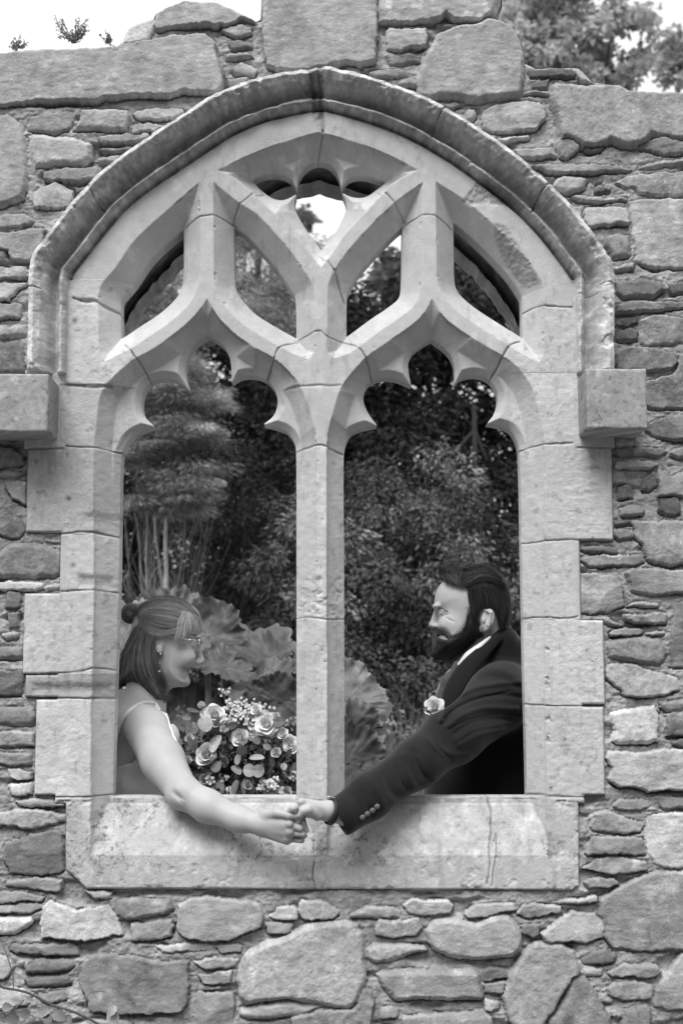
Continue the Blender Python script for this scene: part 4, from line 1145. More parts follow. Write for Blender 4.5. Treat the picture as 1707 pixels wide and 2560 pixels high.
gunnera('clump of giant jagged leaves close behind the bride and her bouquet', (at(560, 1900, 2.6)[0], 2.6, 0),
        [(428, 1568, 2.6, .17, (.1, -.85, .5), .40), (520, 1590, 2.4, .14, (-.2, -.9, .4), .36), (600, 1640, 2.5, .22, (.15, -.45, .85), .38), (705, 1672, 2.3, .19, (.2, -.4, .9), .37), (650, 1712, 2.0, .14, (-.3, -.35, .9), .42), (560, 1665, 2.0, .10, (.3, -.6, .7), .40),
         (700, 1750, 1.5, .085, (0, -1, .2), .50), (655, 1752, 1.6, .07, (.3, -1, .2), .48), (640, 1830, 2.0, .17, (0, -.9, .4), .36), (318, 1640, 2.4, .22, (-.2, -.9, .4), .56), (470, 1835, 2.4, .2, (0, -.8, .5), .34)], 51)
gunnera('clump of paler crinkled leaves right of the mullion beside the grass', (at(870, 1900, 2.2)[0], 2.2, 0),
        [(866, 1750, 2.1, .15, (.5, -.7, .5), .60), (875, 1830, 1.9, .11, (.4, -.9, .2), .52), (868, 1905, 1.8, .13, (.2, -.9, .4), .42), (905, 1975, 1.8, .12, (-.2, -.9, .4), .5), (830, 1960, 1.9, .14, (0, -.9, .4), .45)], 52)

# grass and strap leaves behind the right light
def tuft(name, label, u, v, y, n, hgt, tone, seed, spread=.35, kind=None, width=.012):
    r = np.random.default_rng(seed); b = Buf(); base = np.array(at(u, v, y)); base[2] = 0.0 if y < 4 else .1
    top = at(u, v, y)[2]
    VV = []
    for k in range(n):
        p = base + [r.normal(0, spread * .5), r.normal(0, spread * .5), 0]
        h = (top - base[2]) * r.uniform(.75, 1.12)
        d = np.array([r.normal(0, .32), r.normal(0, .3), 0])
        path = curve_pts([p, p + d * .25 * h + [0, 0, h * .55], p + d * .7 * h + [0, 0, h]], 4)
        V, F = tube(path, np.linspace(width, width * .15, len(path)), 4, flat=.2)
        b.add(V, F, lin(tone) * math.exp(r.normal(0, .3)))
    o = b.obj(name, M_LEAF); tag(o, label, 'plant')
tuft('grass_tuft', 'tall pale grass in the garden left of the groom’s lapel', 975, 1790, 3.6, 420, 1.0, .52, 71, .38, width=.009)
tuft('grass_tuft', 'dense low grass between the pale leaves and the groom’s sleeve', 930, 1870, 2.9, 300, .9, .45, 72, .30, width=.010)
tuft('lily_plant', 'broad strap leaves standing beside the pale crinkled leaves', 915, 1850, 2.4, 36, .9, .40, 73, .2, width=.022)
tuft('grass_tuft', 'grass at the foot of the big jagged leaves', 500, 1860, 3.2, 200, .9, .38, 74, .5, width=.009)

# little weeds rooted on the wall top
def weed(label, u, v, w_, h_, seed, n=26):
    r = np.random.default_rng(seed); b = Buf(); y = .2
    base = np.array(at(u, v, y))
    for k in range(n):
        tip = np.array(at(u + r.uniform(-w_, w_), v - h_ * r.uniform(.3, 1), y)) + [0, r.normal(0, .02), 0]
        path = curve_pts([base, (base + tip) / 2 + r.normal(0, .006, 3), tip], 4)
        b.add(*tube(path, np.linspace(.0016, .0006, len(path)), 4), .16)
        m = 14
        C = path[r.integers(3, len(path), m)]
        D = rand_dirs(m, r); L = r.uniform(.004, .009, m)
        b.add(*leaves(C, D, L, L * .6, np.full(m, .30) * np.exp(r.normal(0, .2, m)), r))
    o = b.obj('weed', M_LEAF, smooth=False); tag(o, label, 'weed')
weed('spiky little weed leaning right on top of the long left coping slab', 185, 108, 44, 58, 81, 34)
weed('small bushy weed on the wall top near the left border', 42, 120, 24, 26, 82, 18)
weed('tiny tuft of weed where the coping slab meets the mortar heap', 272, 108, 16, 14, 83, 10)

# bramble spray across the lower left corner, in front of the wall
def bramble():
    r = np.random.default_rng(91)
    y = -.30
    P = [at(-60, 2465, y), at(10, 2470, y), at(70, 2482, y), at(130, 2512, y), at(190, 2532, y), at(260, 2570, y), at(300, 2620, y - .02)]
    root = empty('bramble', 'thin bramble spray with small leaves arching across the lower left corner', 'bramble', (at(-60, 2465, y)[0], y, 0))
    b = Buf(); b.add(*tube(curve_pts([(at(-60, 2465, y)[0] - .1, y, 0), (at(-60, 2465, y)[0] - .08, y, .3)] + P, 8), .0028, 6), lin(.32))
    for q in ([(34, 2476), (33, 2440), (22, 2400), (8, 2360)], [(60, 2500), (30, 2530), (-20, 2560)], [(0, 2520), (60, 2530), (90, 2545)], [(213, 2520), (216, 2495), (232, 2480), (262, 2478)]):
        b.add(*tube(curve_pts([at(a, c, y + .01) for a, c in q], 6), .0014, 5), lin(.42))
    b.obj('stem', M_BARK, root)
    for (u, v, s, t) in [(20, 2518, .018, .45), (112, 2528, .022, .5), (150, 2540, .024, .42), (60, 2535, .02, .38), (248, 2492, .014, .5), (285, 2545, .024, .62), (280, 2528, .018, .55), (75, 2500, .012, .5), (30, 2548, .026, .4), (120, 2552, .02, .36), (170, 2553, .02, .34), (5, 2545, .02, .42)]:
        c = np.array(at(u, v, y - .01 * r.random())); D = np.array([r.uniform(-1, 1), -.3, r.uniform(-1, .3)]); D /= np.linalg.norm(D)
        _, a, e = frame(D[None]); a = a[0]; e = e[0]
        side = np.cross(D, np.array([0, -1, .3])); side /= np.linalg.norm(side); nn = np.cross(side, D)
        V = []; 
        L = s * 1.6; n = 8
        for i in range(n + 1):
            q = i / n; wd = s * .55 * math.sin(math.pi * min(1, q * 1.02 + .02) ** .8) * (1 + .12 * (i % 2))
            for k in (-1, 0, 1): V.append(c + D * (q - .5) * L + side * wd * k + nn * (abs(k) * wd * .35 - q * q * s * .3))
        F = [(i * 3 + k, i * 3 + k + 1, i * 3 + k + 4, i * 3 + k + 3) for i in range(n) for k in range(2)]
        lb = Buf(); lb.add(V, F, lin(t)); lb.obj('leaf', M_BIG, root)
bramble()

# unseen tree belt added behind the camera to block low sky light
def horizon_blocker():
    r = np.random.default_rng(777); b = Buf()
    for k in range(26):
        x = -26 + 2.1 * k; y = -13 + r.uniform(-1.5, 1.5) + .012 * x * x; h = r.uniform(6.5, 9.5)
        n = 1500
        off = rand_dirs(n, r) * (r.random(n) ** .4)[:, None] * np.array([2.0, 1.6, h * .52])
        C = np.array([x, y, h * .5]) + off; D = rand_dirs(n, r); L = r.uniform(.3, .7, n)
        b.add(*leaves(C, D, L, L * .6, np.clip(.06 * np.exp(r.normal(0, .4, n)), .01, .3), r))
        b.add(*tube([(x, y, 0), (x, y, h * .5)], [.25, .12], 8), .1)
    o = b.obj('added_woodland', M_LEAF, smooth=False); o['kind'] = 'stuff'; tag(o, 'added dark belt of trees, unseen behind the camera, blocking low sky light', 'added_woodland')
horizon_blocker()

# ================================================================== PEOPLE
def surface_nets(F, org, h):
    nx, ny, nz = F.shape
    S_ = F < 0
    c = [(i, j, k) for i in (0, 1) for j in (0, 1) for k in (0, 1)]
    def sl(A, i, j, k): return A[i:nx - 1 + i, j:ny - 1 + j, k:nz - 1 + k]
    cnt = np.zeros((nx - 1, ny - 1, nz - 1), np.int8)
    for q in c: cnt += sl(S_, *q)
    act = (cnt > 0) & (cnt < 8)
    I = np.stack(np.nonzero(act), 1)
    if not len(I): return np.zeros((0, 3)), np.zeros((0, 4), int)
    acc = np.zeros((len(I), 3)); n = np.zeros(len(I))
    for a in range(8):
        for b in range(a + 1, 8):
            pa, pb = np.array(c[a]), np.array(c[b])
            if np.abs(pa - pb).sum() != 1: continue
            fa = F[tuple((I + pa).T)]; fb = F[tuple((I + pb).T)]
            m = (fa < 0) != (fb < 0)
            t = np.where(m, fa / np.where(m, fa - fb, 1), 0)
            acc += np.where(m[:, None], pa + t[:, None] * (pb - pa), 0); n += m
    V = (I + acc / n[:, None]) * h + org
    G = []
    Ic = np.clip(np.rint((V - org) / h).astype(int), 1, np.array(F.shape) - 2)
    for q in range(3):
        d_ = np.zeros(3, int); d_[q] = 1
        G.append(F[tuple((Ic + d_).T)] - F[tuple((Ic - d_).T)])
    G = np.stack(G, 1)
    # smooth gradient: average over the eight surrounding lattice points
    Gs = np.zeros_like(G); b0 = np.clip(np.floor((V - org) / h).astype(int), 1, np.array(F.shape) - 3); fr = (V - org) / h - b0
    for q in c:
        w_ = np.prod(np.where(np.array(q) == 1, fr, 1 - fr), 1)
        g_ = np.stack([F[tuple((b0 + q + e).T)] - F[tuple((b0 + q - e).T)] for e in np.eye(3, dtype=int)], 1)
        Gs += g_ * w_[:, None]
    surface_nets.N = Gs / (np.linalg.norm(Gs, axis=1, keepdims=True) + 1e-12)
    idm = np.full((nx - 1, ny - 1, nz - 1), -1); idm[act] = np.arange(len(I))
    Q = []
    for ax in range(3):
        o = [0, 1, 2]; o.remove(ax); u, v = o
        A = S_.take(range(F.shape[ax] - 1), ax); B = S_.take(range(1, F.shape[ax]), ax)
        E = np.stack(np.nonzero(A != B), 1)
        E = E[(E[:, u] > 0) & (E[:, v] > 0) & (E[:, u] < F.shape[u] - 1) & (E[:, v] < F.shape[v] - 1)]
        du = np.zeros(3, int); du[u] = 1; dv = np.zeros(3, int); dv[v] = 1
        q = np.stack([idm[tuple((E - du - dv).T)], idm[tuple((E - dv).T)], idm[tuple(E.T)], idm[tuple((E - du).T)]], 1)
        fl = A[tuple(E.T)] ^ (ax == 1)
        q = np.where(fl[:, None], q, q[:, ::-1]); Q.append(q)
    return V, np.concatenate(Q)
def cap(a, b, ra, rb, k=.01): return ('cap', np.array(a, float), np.array(b, float), ra, rb, k)
def ell(c, r, k=.01, rot=None, neg=False): return ('nell' if neg else 'ell', np.array(c, float), np.array(r, float), rot, k)
def chain(pts, rads, k=.01): return [cap(pts[i], pts[i + 1], rads[i], rads[i + 1], k) for i in range(len(pts) - 1)]
def infl(P, y0, R_, s=1.0, k=.01): return ('infl', P, y0, R_, s, k)
def inflp(O, P, y0, R_, s=1.0, k=.01): return ('inflp', O, P, y0, R_, s, k)
def npoly(P, k=.004): return ('npoly', P, k)
def evaluate(prims, lo, hi, h):
    ax = [np.arange(lo[i] - h, hi[i] + 2 * h, h) for i in range(3)]
    F = np.full([len(a) for a in ax], .08)
    for p in prims:
        kd = p[0]; k = p[-1]; mg = k + 3 * h
        if kd == 'cap':
            r = max(p[3], p[4]); l = np.minimum(p[1], p[2]) - r; u = np.maximum(p[1], p[2]) + r
        elif kd in ('ell', 'nell'): r = max(p[2]); l = p[1] - r; u = p[1] + r
        elif kd == 'infl':
            P = p[1]; R_ = p[3]; l = np.array([P[:, 0].min(), p[2] - R_ * p[4], P[:, 1].min()]); u = np.array([P[:, 0].max(), p[2] + R_ * p[4], P[:, 1].max()])
        elif kd == 'inflp':
            P = p[2]; R_ = p[4]; l = np.array([P[:, 0].min(), p[3] - R_ * p[5], P[:, 1].min()]); u = np.array([P[:, 0].max(), p[3] + R_ * p[5], P[:, 1].max()])
        elif kd == 'npoly':
            P = p[1]; l = np.array([P[:, 0].min(), -9, P[:, 1].min()]); u = np.array([P[:, 0].max(), 9, P[:, 1].max()])
        sl = []
        for i in range(3):
            a = np.searchsorted(ax[i], l[i] - mg); b = np.searchsorted(ax[i], u[i] + mg)
            sl.append(slice(a, b))
        if any(s.stop - s.start < 1 for s in sl): continue
        sl = tuple(sl)
        x = ax[0][sl[0]][:, None, None]; y = ax[1][sl[1]][None, :, None]; z = ax[2][sl[2]][None, None, :]
        if kd == 'cap':
            a, b = p[1], p[2]; e = b - a; L = e @ e + 1e-12
            t = np.clip(((x - a[0]) * e[0] + (y - a[1]) * e[1] + (z - a[2]) * e[2]) / L, 0, 1)
            d = np.sqrt((x - a[0] - t * e[0]) ** 2 + (y - a[1] - t * e[1]) ** 2 + (z - a[2] - t * e[2]) ** 2) - (p[3] + (p[4] - p[3]) * t)
        elif kd in ('ell', 'nell'):
            c, r, rot = p[1], p[2], p[3]
            X_, Y_, Z_ = x - c[0], y - c[1], z - c[2]
            if rot is not None:
                M = np.array(Euler(rot).to_matrix().transposed())
                X_, Y_, Z_ = M[0, 0] * X_ + M[0, 1] * Y_ + M[0, 2] * Z_, M[1, 0] * X_ + M[1, 1] * Y_ + M[1, 2] * Z_, M[2, 0] * X_ + M[2, 1] * Y_ + M[2, 2] * Z_
            k0 = np.sqrt((X_ / r[0]) ** 2 + (Y_ / r[1]) ** 2 + (Z_ / r[2]) ** 2) + 1e-9
            k1 = np.sqrt((X_ / r[0] ** 2) ** 2 + (Y_ / r[1] ** 2) ** 2 + (Z_ / r[2] ** 2) ** 2) + 1e-9
            d = k0 * (k0 - 1) / k1
        elif kd == 'npoly':
            xx, zz = np.meshgrid(ax[0][sl[0]], ax[2][sl[2]], indexing='ij')
            d = -np.broadcast_to(sdist(xx, zz, p[1])[:, None, :], F[sl].shape)
        elif kd == 'inflp':
            xx, zz = np.meshgrid(ax[0][sl[0]], ax[2][sl[2]], indexing='ij')
            rr = np.maximum(p[4] - sdist(xx, zz, p[1]), 0)
            d = np.sqrt(rr[:, None, :] ** 2 + ((y - p[3]) / p[5]) ** 2) - p[4]
            e = .0028 - sdist(xx, zz, p[2])[:, None, :]
            kk = .008; hh = np.maximum(kk - np.abs(d - e), 0) / kk
            d = np.maximum(d, e) + hh * hh * kk * .25
        else:
            xx, zz = np.meshgrid(ax[0][sl[0]], ax[2][sl[2]], indexing='ij')
            d2 = sdist(xx, zz, p[1])
            rr = np.maximum(p[3] - d2, 0)
            d = np.sqrt(rr[:, None, :] ** 2 + ((y - p[2]) / p[4]) ** 2) - p[3]
        A = F[sl]
        if kd in ('nell', 'npoly'):
            hh = np.maximum(k - np.abs(-d - A), 0) / k; F[sl] = np.maximum(A, -d) + hh * hh * k * .25
        else:
            hh = np.maximum(k - np.abs(d - A), 0) / k; F[sl] = np.minimum(A, d) - hh * hh * k * .25
    return F, np.array([a[0] for a in ax])
def solid(name, prims, boxes, mat, parent, tone=.5, disp=None):
    VV, FF, NN = [], [], []; n = 0
    for lo, hi, h in boxes:
        F, org = evaluate(prims, lo, hi, h)
        V, Q = surface_nets(F, org, h)
        if not len(V): continue
        VV.append(V); FF.append(Q + n); NN.append(surface_nets.N); n += len(V)
    V = np.concatenate(VV); F = np.concatenate(FF); N_ = np.concatenate(NN)
    if disp is not None: V = V + disp(V)
    T = tone(V) if callable(tone) else np.full(len(V), tone)
    o = make_mesh(name, V, F, mat, parent, T)
    if disp is None and len(boxes) > 1: o.data.normals_split_custom_set_from_vertices(N_.tolist())
    return o
def sdf_at(prims, Q):
    """distance to the blended solid at single points"""
    Q = np.atleast_2d(Q); out = np.zeros(len(Q))
    for i, q in enumerate(Q):
        F, org = evaluate(prims, q - .004, q + .004, .004)
        out[i] = F[F.shape[0] // 2, F.shape[1] // 2, F.shape[2] // 2]
    return out
def drape(prims, uv, y0, y1, lift=.001, n=70):
    """the point where the sight line through a photo pixel first meets the solid"""
    res = []
    for u, v in uv:
        ys = np.linspace(y0, y1, n); hit = None
        for yy in ys:
            q = W3(u, v, yy)
            if sdf_at(prims, q)[0] < lift: hit = q; break
        res.append(hit if hit is not None else (W3(u, v, res[-1][1]) if res and res[-1] is not None else W3(u, v, (y0 + y1) / 2)))
    return np.array(res)
def near(V, c, r):
    return np.exp(-(((V - np.array(c)) / np.array(r)) ** 2).sum(1))
def W3(u, v, y): return np.array(U(u, v, y))

M_SKIN = material('skin', rough=.5, n1=(25, .03), n2=(300, .02), bump=.06, bscale=500, spec=.35, sss=.10)
M_HAIR = material('hair', rough=.52, n1=(40, .14), n2=(300, .12), spec=.4)
M_WHITE = material('white_satin', rough=.45, n1=(20, .02), n2=(200, .02), spec=.4)
M_SUIT = material('suit_wool', rough=.9, n1=(60, .06), n2=(900, .18), bump=.25, bscale=1300, spec=.25, sheen=.45)
M_METAL = material('silver', attr=False, base=.85, rough=.2, n1=(1, 0), n2=(1, 0), metal=1.0)
M_PEARL = material('pearl', attr=False, base=.9, rough=.15, n1=(1, 0), n2=(1, 0), spec=.7)
M_DARK = material('dark_lash', attr=False, base=.015, rough=.5, n1=(1, 0), n2=(1, 0))
M_EYE = material('eye', rough=.12, n1=(1, 0), n2=(1, 0), spec=.7)
M_LEATHER = material('strap_leather', attr=False, base=.03, rough=.45, n1=(80, .2), n2=(400, .2), bump=.4, bscale=700)
def glass_mat():
    m = bpy.data.materials.new('lens_glass'); m.use_nodes = True; t = m.node_tree
    b = t.nodes['Principled BSDF']; b.inputs['Base Color'].default_value = (1, 1, 1, 1); b.inputs['Roughness'].default_value = .02
    b.inputs['Transmission Weight'].default_value = 1; b.inputs['IOR'].default_value = 1.12
    return m
M_GLASS = glass_mat()

def strands(buf, A, B, n, surf, r, rad=.0009, tone=.2, tv=.3, lift=.002, jit=1.5, yplane=.37, m=16, wave=0.0, lights=0.0, nside=4, lo=0., hi=1., avoid=None):
    A = resample(smooth_poly(A, False, 170, 6), m); B = resample(smooth_poly(B, False, 170, 6), m)
    for k in range(n):
        t = r.uniform(lo, hi)
        P = A * (1 - t) + B * t + r.normal(0, jit, (1, 2)) + np.cumsum(r.normal(0, jit * .12, (m, 2)), 0)
        if wave: P = P + wave * np.sin(np.linspace(0, 9, m) + r.uniform(0, 6))[:, None] * np.array([.7, .7])
        a, b = sorted(r.uniform(0, 1, 2))
        if b - a < .35: a, b = max(0, a - .3), min(1, b + .3)
        if r.random() < .4: a, b = 0, 1
        P = resample(P[int(a * (m - 1)):int(b * (m - 1)) + 1], max(4, int(m * (b - a)) + 2))
        if avoid is not None:
            bad = inside(P[:, 0], P[:, 1], np.array(avoid, float))
            if bad[0]: continue
            if bad.any(): P = P[:np.argmax(bad)]
            if len(P) < 4: continue
        xz = UA(P, yplane)
        y = surf(xz[:, 0], xz[:, 1]) - lift * r.uniform(.2, 1.3)
        pts = np.stack([xz[:, 0], y, xz[:, 1]], 1)
        # the same picture line at its true depth
        sc = (y - CAM_Y) / (yplane - CAM_Y)
        pts[:, 0] *= sc; pts[:, 2] = CAM_Z + (pts[:, 2] - CAM_Z) * sc
        V, F = tube(pts, rad * r.uniform(.6, 1.4) * np.concatenate([np.linspace(.5, 1, len(pts) // 2), np.linspace(1, .3, len(pts) - len(pts) // 2)]), nside)
        tt = tone * math.exp(r.normal(0, tv)) * (1 + (lights * (r.random() < .3)))
        buf.add(V, F, min(tt, .75))
def infl_surf(P, y0, R_, s=1.0):
    def f(x, z):
        d = sdist(np.atleast_1d(x), np.atleast_1d(z), P)
        rr = np.clip(R_ - d, 0, R_)
        return y0 - s * np.sqrt(np.maximum(R_ * R_ - rr * rr, (.15 * R_) ** 2))
    return f

def hand(wrist, mcps, fingers, thumb, palm_r, k=.006, fr=.0085):
    """palm grown between the wrist and the four knuckles; every finger and the thumb its own bent chain"""
    pr = []
    for i, m in enumerate(mcps):
        w = np.array(wrist) + (np.array(m) - np.mean(mcps, 0)) * .45
        pr.append(cap(w, m, palm_r * .95, palm_r * .82, .012))
    for i, f in enumerate(fingers):
        rr = fr * (1.0, 1.04, .98, .86)[i]
        pts = [mcps[i]] + list(f)
        rad = [rr * 1.12, rr * 1.02, rr * .95, rr * .82][:len(pts)]
        pr += chain(pts, rad, k * .35)
    pr += chain(thumb, [palm_r * .95, fr * 1.25, fr * 1.08, fr * .9][:len(thumb)], k)
    return pr

# ------------------------------------------------------------------ the bride
def bride():
    r = np.random.default_rng(101)
    YH = .40
    root = empty('person', 'woman in a strappy white dress with half-up hair and glasses, smiling, reaching over the sill', 'person', (at(300, 1900, .45)[0], .45, 0))
    Pn = lambda L, y=YH: UA(L, y)
    face = smooth_poly(Pn([(499,1548),(500,1562),(499,1578),(496,1590),(492,1602),(490,1615),(489,1628),(487,1640),(484,1650),(481,1658),(478,1665),(472,1678),(471,1688),(468,1698),(469,1706),(464,1713),(452,1717),(436,1717),
                           (418,1711),(402,1700),(392,1682),(384,1660),(372,1640),(352,1622),(340,1590),(338,1560),(348,1530),(370,1509),(402,1500),(440,1502),(472,1515),(490,1530)]), True, 60, 3)
    c = W3
    A = [infl(face, YH, .068, 1.0, .01),
         ell(c(413, 1566, YH), (.088, .073, .074), .03),
         # nose
         cap(c(493, 1604, YH), c(503, 1650, YH), .0045, .0078, .010), ell(c(501, 1652, YH), (.0105, .0105, .0080), .008), ell(c(497, 1656, YH - .010), (.009, .006, .006), .005), ell(c(497, 1656, YH + .010), (.009, .006, .006), .005),
         # brow, cheek, lips, chin
         ell(c(489, 1592, YH - .025), (.014, .020, .008), .012), ell(c(489, 1592, YH + .025), (.014, .020, .008), .012),
         ell(c(463, 1644, YH - .040), (.024, .016, .018), .035), ell(c(463, 1644, YH + .040), (.024, .016, .018), .035),
         ell(c(477.5, 1668, YH), (.008, .020, .0048), .004, (0, .25, 0)), ell(c(473, 1680, YH), (.008, .018, .0055), .004, (0, .2, 0)),
         ell(c(463, 1704, YH), (.014, .017, .013), .012),
         # mouth corner crease and eye socket
         ('nell', c(476, 1672, YH - .012), np.array([.013, .024, .0010]), (0, -.42, 0), .004),
         ('nell', c(488, 1609, YH - .033), np.array([.011, .014, .008]), None, .012), ('nell', c(488, 1609, YH + .033), np.array([.013, .017, .010]), None, .010),
         ell(c(482.5, 1609, YH - .032), (.0115, .0125, .0115), .004), ell(c(482.5, 1609, YH + .032), (.0115, .0125, .0115), .004),
         # ear
         ell(c(397, 1607, YH - .074), (.015, .006, .026), .006, (0, .25, .25)), ('nell', c(399, 1605, YH - .082), np.array([.008, .006, .015]), (0, .2, 0), .005), ell(c(400, 1626, YH - .074), (.008, .005, .010), .005),
         # neck
         cap(c(378, 1670, YH), c(338, 1765, YH + .01), .052, .056, .03), cap(c(400, 1690, YH), c(352, 1770, YH), .035, .045, .03),
         # shoulders, chest
         cap(c(352, 1805, .27), c(330, 1800, .56), .050, .050, .05), cap(c(330, 1780, .42), c(315, 1990, .44), .085, .10, .05),
         cap(c(388, 1855, .36), c(388, 1880, .36), .050, .048, .03), cap(c(388, 1855, .48), c(388, 1880, .48), .050, .048, .03),
         cap(c(330, 1830, .33), c(310, 1960, .36), .06, .075, .05), cap(c(315, 1990, .44), c(300, 2150, .46), .11, .15, .06)]
    # right arm through the window, resting over the sill
    SH, EL, WR = c(368, 1824, .235), c(460, 1982, .012), c(655, 2062, -.070)
    A += chain([SH, c(408, 1903, .125), EL], [.0600, .0545, .0385], .02)
    A += chain([EL, c(520, 2016, -.012), c(600, 2049, -.045), WR], [.039, .0385, .0288, .0245], .02)
    A += [ell(c(447, 1992, .012), (.026, .030, .022), .02)]
    A += [('nell', c(438, 1986, -.031), np.array([.016, .006, .0035]), (0, .7, 0), .012), ell(c(700, 2075, -.085), (.03, .012, .02), .012)]
    z4 = lambda x, y_, d: W3(650 + x / 4.48, 1950 + y_ / 4.48, d + .036)
    m = [z4(290, 425, -.135), z4(325, 500, -.148), z4(325, 590, -.142), z4(300, 665, -.128)]
    f = [[z4(430, 452, -.150), z4(455, 500, -.118), z4(380, 520, -.105)],
         [z4(450, 540, -.152), z4(478, 560, -.120), z4(400, 575, -.104)],
         [z4(478, 605, -.146), z4(492, 625, -.116), z4(420, 630, -.102)],
         [z4(455, 672, -.134), z4(470, 680, -.108), z4(400, 680, -.100)]]
    th = [z4(60, 400, -.115), z4(190, 372, -.142), z4(330, 398, -.160), z4(455, 408, -.158)]
    A += hand(WR, m, f, th, .0165, fr=.0077)
    A += [ell(q + np.array([.002, -.012, .003]), (.0085, .006, .0075), .006) for q in m[1:]]
    # left arm bent to hold the bouquet
    s2, e2, w2 = c(340, 1815, .565), c(372, 1985, .60), c(432, 1925, .46)
    A += chain([s2, s2 * .5 + e2 * .5, e2], [.05, .046, .04], .02) + chain([e2, w2], [.04, .025], .02)
    lm = [w2 + np.array([.05, -.02 + .0 * i, .028 - .019 * i]) for i in range(4)]
    lf = [[q + np.array([.030, -.020, 0]), q + np.array([.028, -.048, -.004]), q + np.array([.004, -.054, -.006])] for q in lm]
    A += hand(w2, lm, lf, [w2 + [.01, -.015, .02], w2 + [.045, -.045, .034], w2 + [.070, -.052, .028]], .015, fr=.008)
    # legs under the dress
    for s in (-.08, .08): A += chain([c(300, 2150, .46 + s), np.array([c(300, 2150, .46)[0] - .02, .46 + s, .45]), np.array([c(300, 2150, .46)[0] - .03, .46 + s, .05])], [.08, .055, .04], .02)
    x = lambda u, v, y: c(u, v, y)[0]; z = lambda v, y: c(400, v, y)[2]
    xh = x(300, 1900, .4); zc = z(1735, YH)
    boxes = [((x(325, 1600, YH), YH - .105, z(1728, YH)), (x(530, 1600, YH), YH + .10, z(1480, YH)), .0021),
             ((x(140, 1900, .4) - .1, .16, z(2000, .4)), (x(520, 1900, .4), .70, z(1728, YH)), .0045),
             ((x(300, 1990, 0), -.085, z(2090, 0)), (x(690, 1990, 0) - .032, .1625, z(1880, .0)), .0030),
             ((x(690, 1990, 0) - .034, -.20, z(2130, -.1)), (x(780, 1990, 0), -.05, z(2010, -.1)), .0015),
             ((x(140, 1900, .4) - .1, .20, 0.0), (x(520, 1900, .4), .72, z(2000, .4)), .010)]
    boxes[2:4] = [((x(300, 1990, 0), -.17, z(2135, -.1)), (x(790, 1990, 0), .1645, z(1728, .1)), .0020)]
    lip = c(477, 1670, YH - .01)
    def tone(V):
        t = np.full(len(V), .57)
        t += .03 * fbm(V[:, 0] + V[:, 1], V[:, 2], .05, 3, 5)
        t -= .20 * near(V, c(477, 1670, YH), (.010, .024, .0055)) + .18 * near(V, c(473, 1680, YH), (.009, .020, .005))
        t -= .05 * near(V, c(462, 1645, YH - .055), (.03, .02, .025))
        t -= .22 * near(V, c(489, 1593, YH - .03), (.014, .02, .0035))
        t -= .15 * sstep(.27, .12, V[:, 1])  # skin of the reaching arm darkened to offset the light on it
        return np.clip(t, .08, .8)
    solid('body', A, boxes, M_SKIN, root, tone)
    sm = Buf(); sp_ = drape(A, [(479, 1670), (474, 1673), (467, 1673), (460, 1669), (456, 1664)], YH - .09, YH + .02, .0006)
    sm.add(*tube(curve_pts(sp_, 4), [.0006] + [.0011] * 13 + [.0006] * 2 + [.0003], 5, .6), .02); sm.obj('mouth_line', M_DARK, root)
    # teeth
    tb = Buf(); P = [c(476 - abs(s) * 8, 1674.5 - abs(s) * 2, YH + s * .020) for s in np.linspace(-1, .6, 9)]
    tb.add(*tube(P, .0022, 6), .8); tb.obj('teeth', M_PEARL, root)
    # eye with lashes
    def eyeball(cc, name='eye'):
        b = Buf(); n1, n2 = 14, 20
        V = []; T = []
        for i in range(n1 + 1):
            for j in range(n2):
                a, t = math.pi * i / n1, 2 * math.pi * j / n2
                V.append(np.array(cc) + .0118 * np.array([math.cos(a), math.sin(a) * math.cos(t), math.sin(a) * math.sin(t)])); T.append(.03 if i < 3 else .7)
        F = [(i * n2 + j, i * n2 + (j + 1) % n2, (i + 1) * n2 + (j + 1) % n2, (i + 1) * n2 + j) for i in range(n1) for j in range(n2)]
        b.add(V, F, T); return b.obj(name, M_EYE, root)
    for s in (-1, 1): eyeball(c(483.6, 1609, YH + s * .032))
    for s in (-1, 1):
        lb = Buf()
        pts = [c(482 + 8 * math.sin(t) , 1606 + 1.5 * math.cos(t), YH + s * (.032 + .0125 * math.cos(t))) for t in np.linspace(.3, 2.8, 9)]
        lb.add(*tube(pts, .0011, 5), .02)
        for q in range(9): 
            b0 = np.array(pts[q]); lb.add(*tube([b0, b0 + np.array([.005, s * .0015, .001]), b0 + np.array([.009, s * .002, .003])], [.0005, .0004, .0001], 4), .02)
        lb.obj('eyelashes', M_DARK, root)
    # hair: a body volume with strands combed over it
    hair_ = smooth_poly(Pn([(500,1552),(497,1536),(485,1520),(462,1506),(435,1497),(408,1495),(380,1500),(358,1511),(342,1530),(336,1560),(322,1600),(306,1640),(300,1680),(298,1716),(320,1712),(338,1712),(356,1728),(376,1744),(398,1754),(412,1742),(414,1716),(404,1694),(394,1665),(384,1640),(380,1615),(384,1595),(400,1585),(425,1583),(445,1575),(452,1560),(470,1548)]), True, 60, 3)
    outer = smooth_poly(Pn([(505,1556),(500,1534),(487,1518),(463,1504),(435,1495),(408,1493),(380,1498),(357,1509),(340,1530),(334,1560),(320,1600),(304,1640),(298,1680),(294,1716),(320,1716),(338,1716),(356,1732),(376,1748),(398,1757),(416,1744),(420,1722),(450,1722),(470,1710),(480,1680),(492,1650),(500,1615),(504,1585)]), True, 60, 3)
    region = smooth_poly(Pn([(515,1530),(487,1500),(463,1490),(435,1480),(408,1480),(380,1485),(350,1500),(325,1520),(318,1560),(300,1600),(285,1640),(280,1680),(280,1740),(300,1740),(400,1765),(420,1750),(416,1716),(406,1692),(396,1665),(388,1640),(383,1615),(385,1594),(402,1586),(428,1590),(446,1588),(455,1570),(462,1556),(478,1551),(500,1560),(512,1560)]), True, 60, 3)
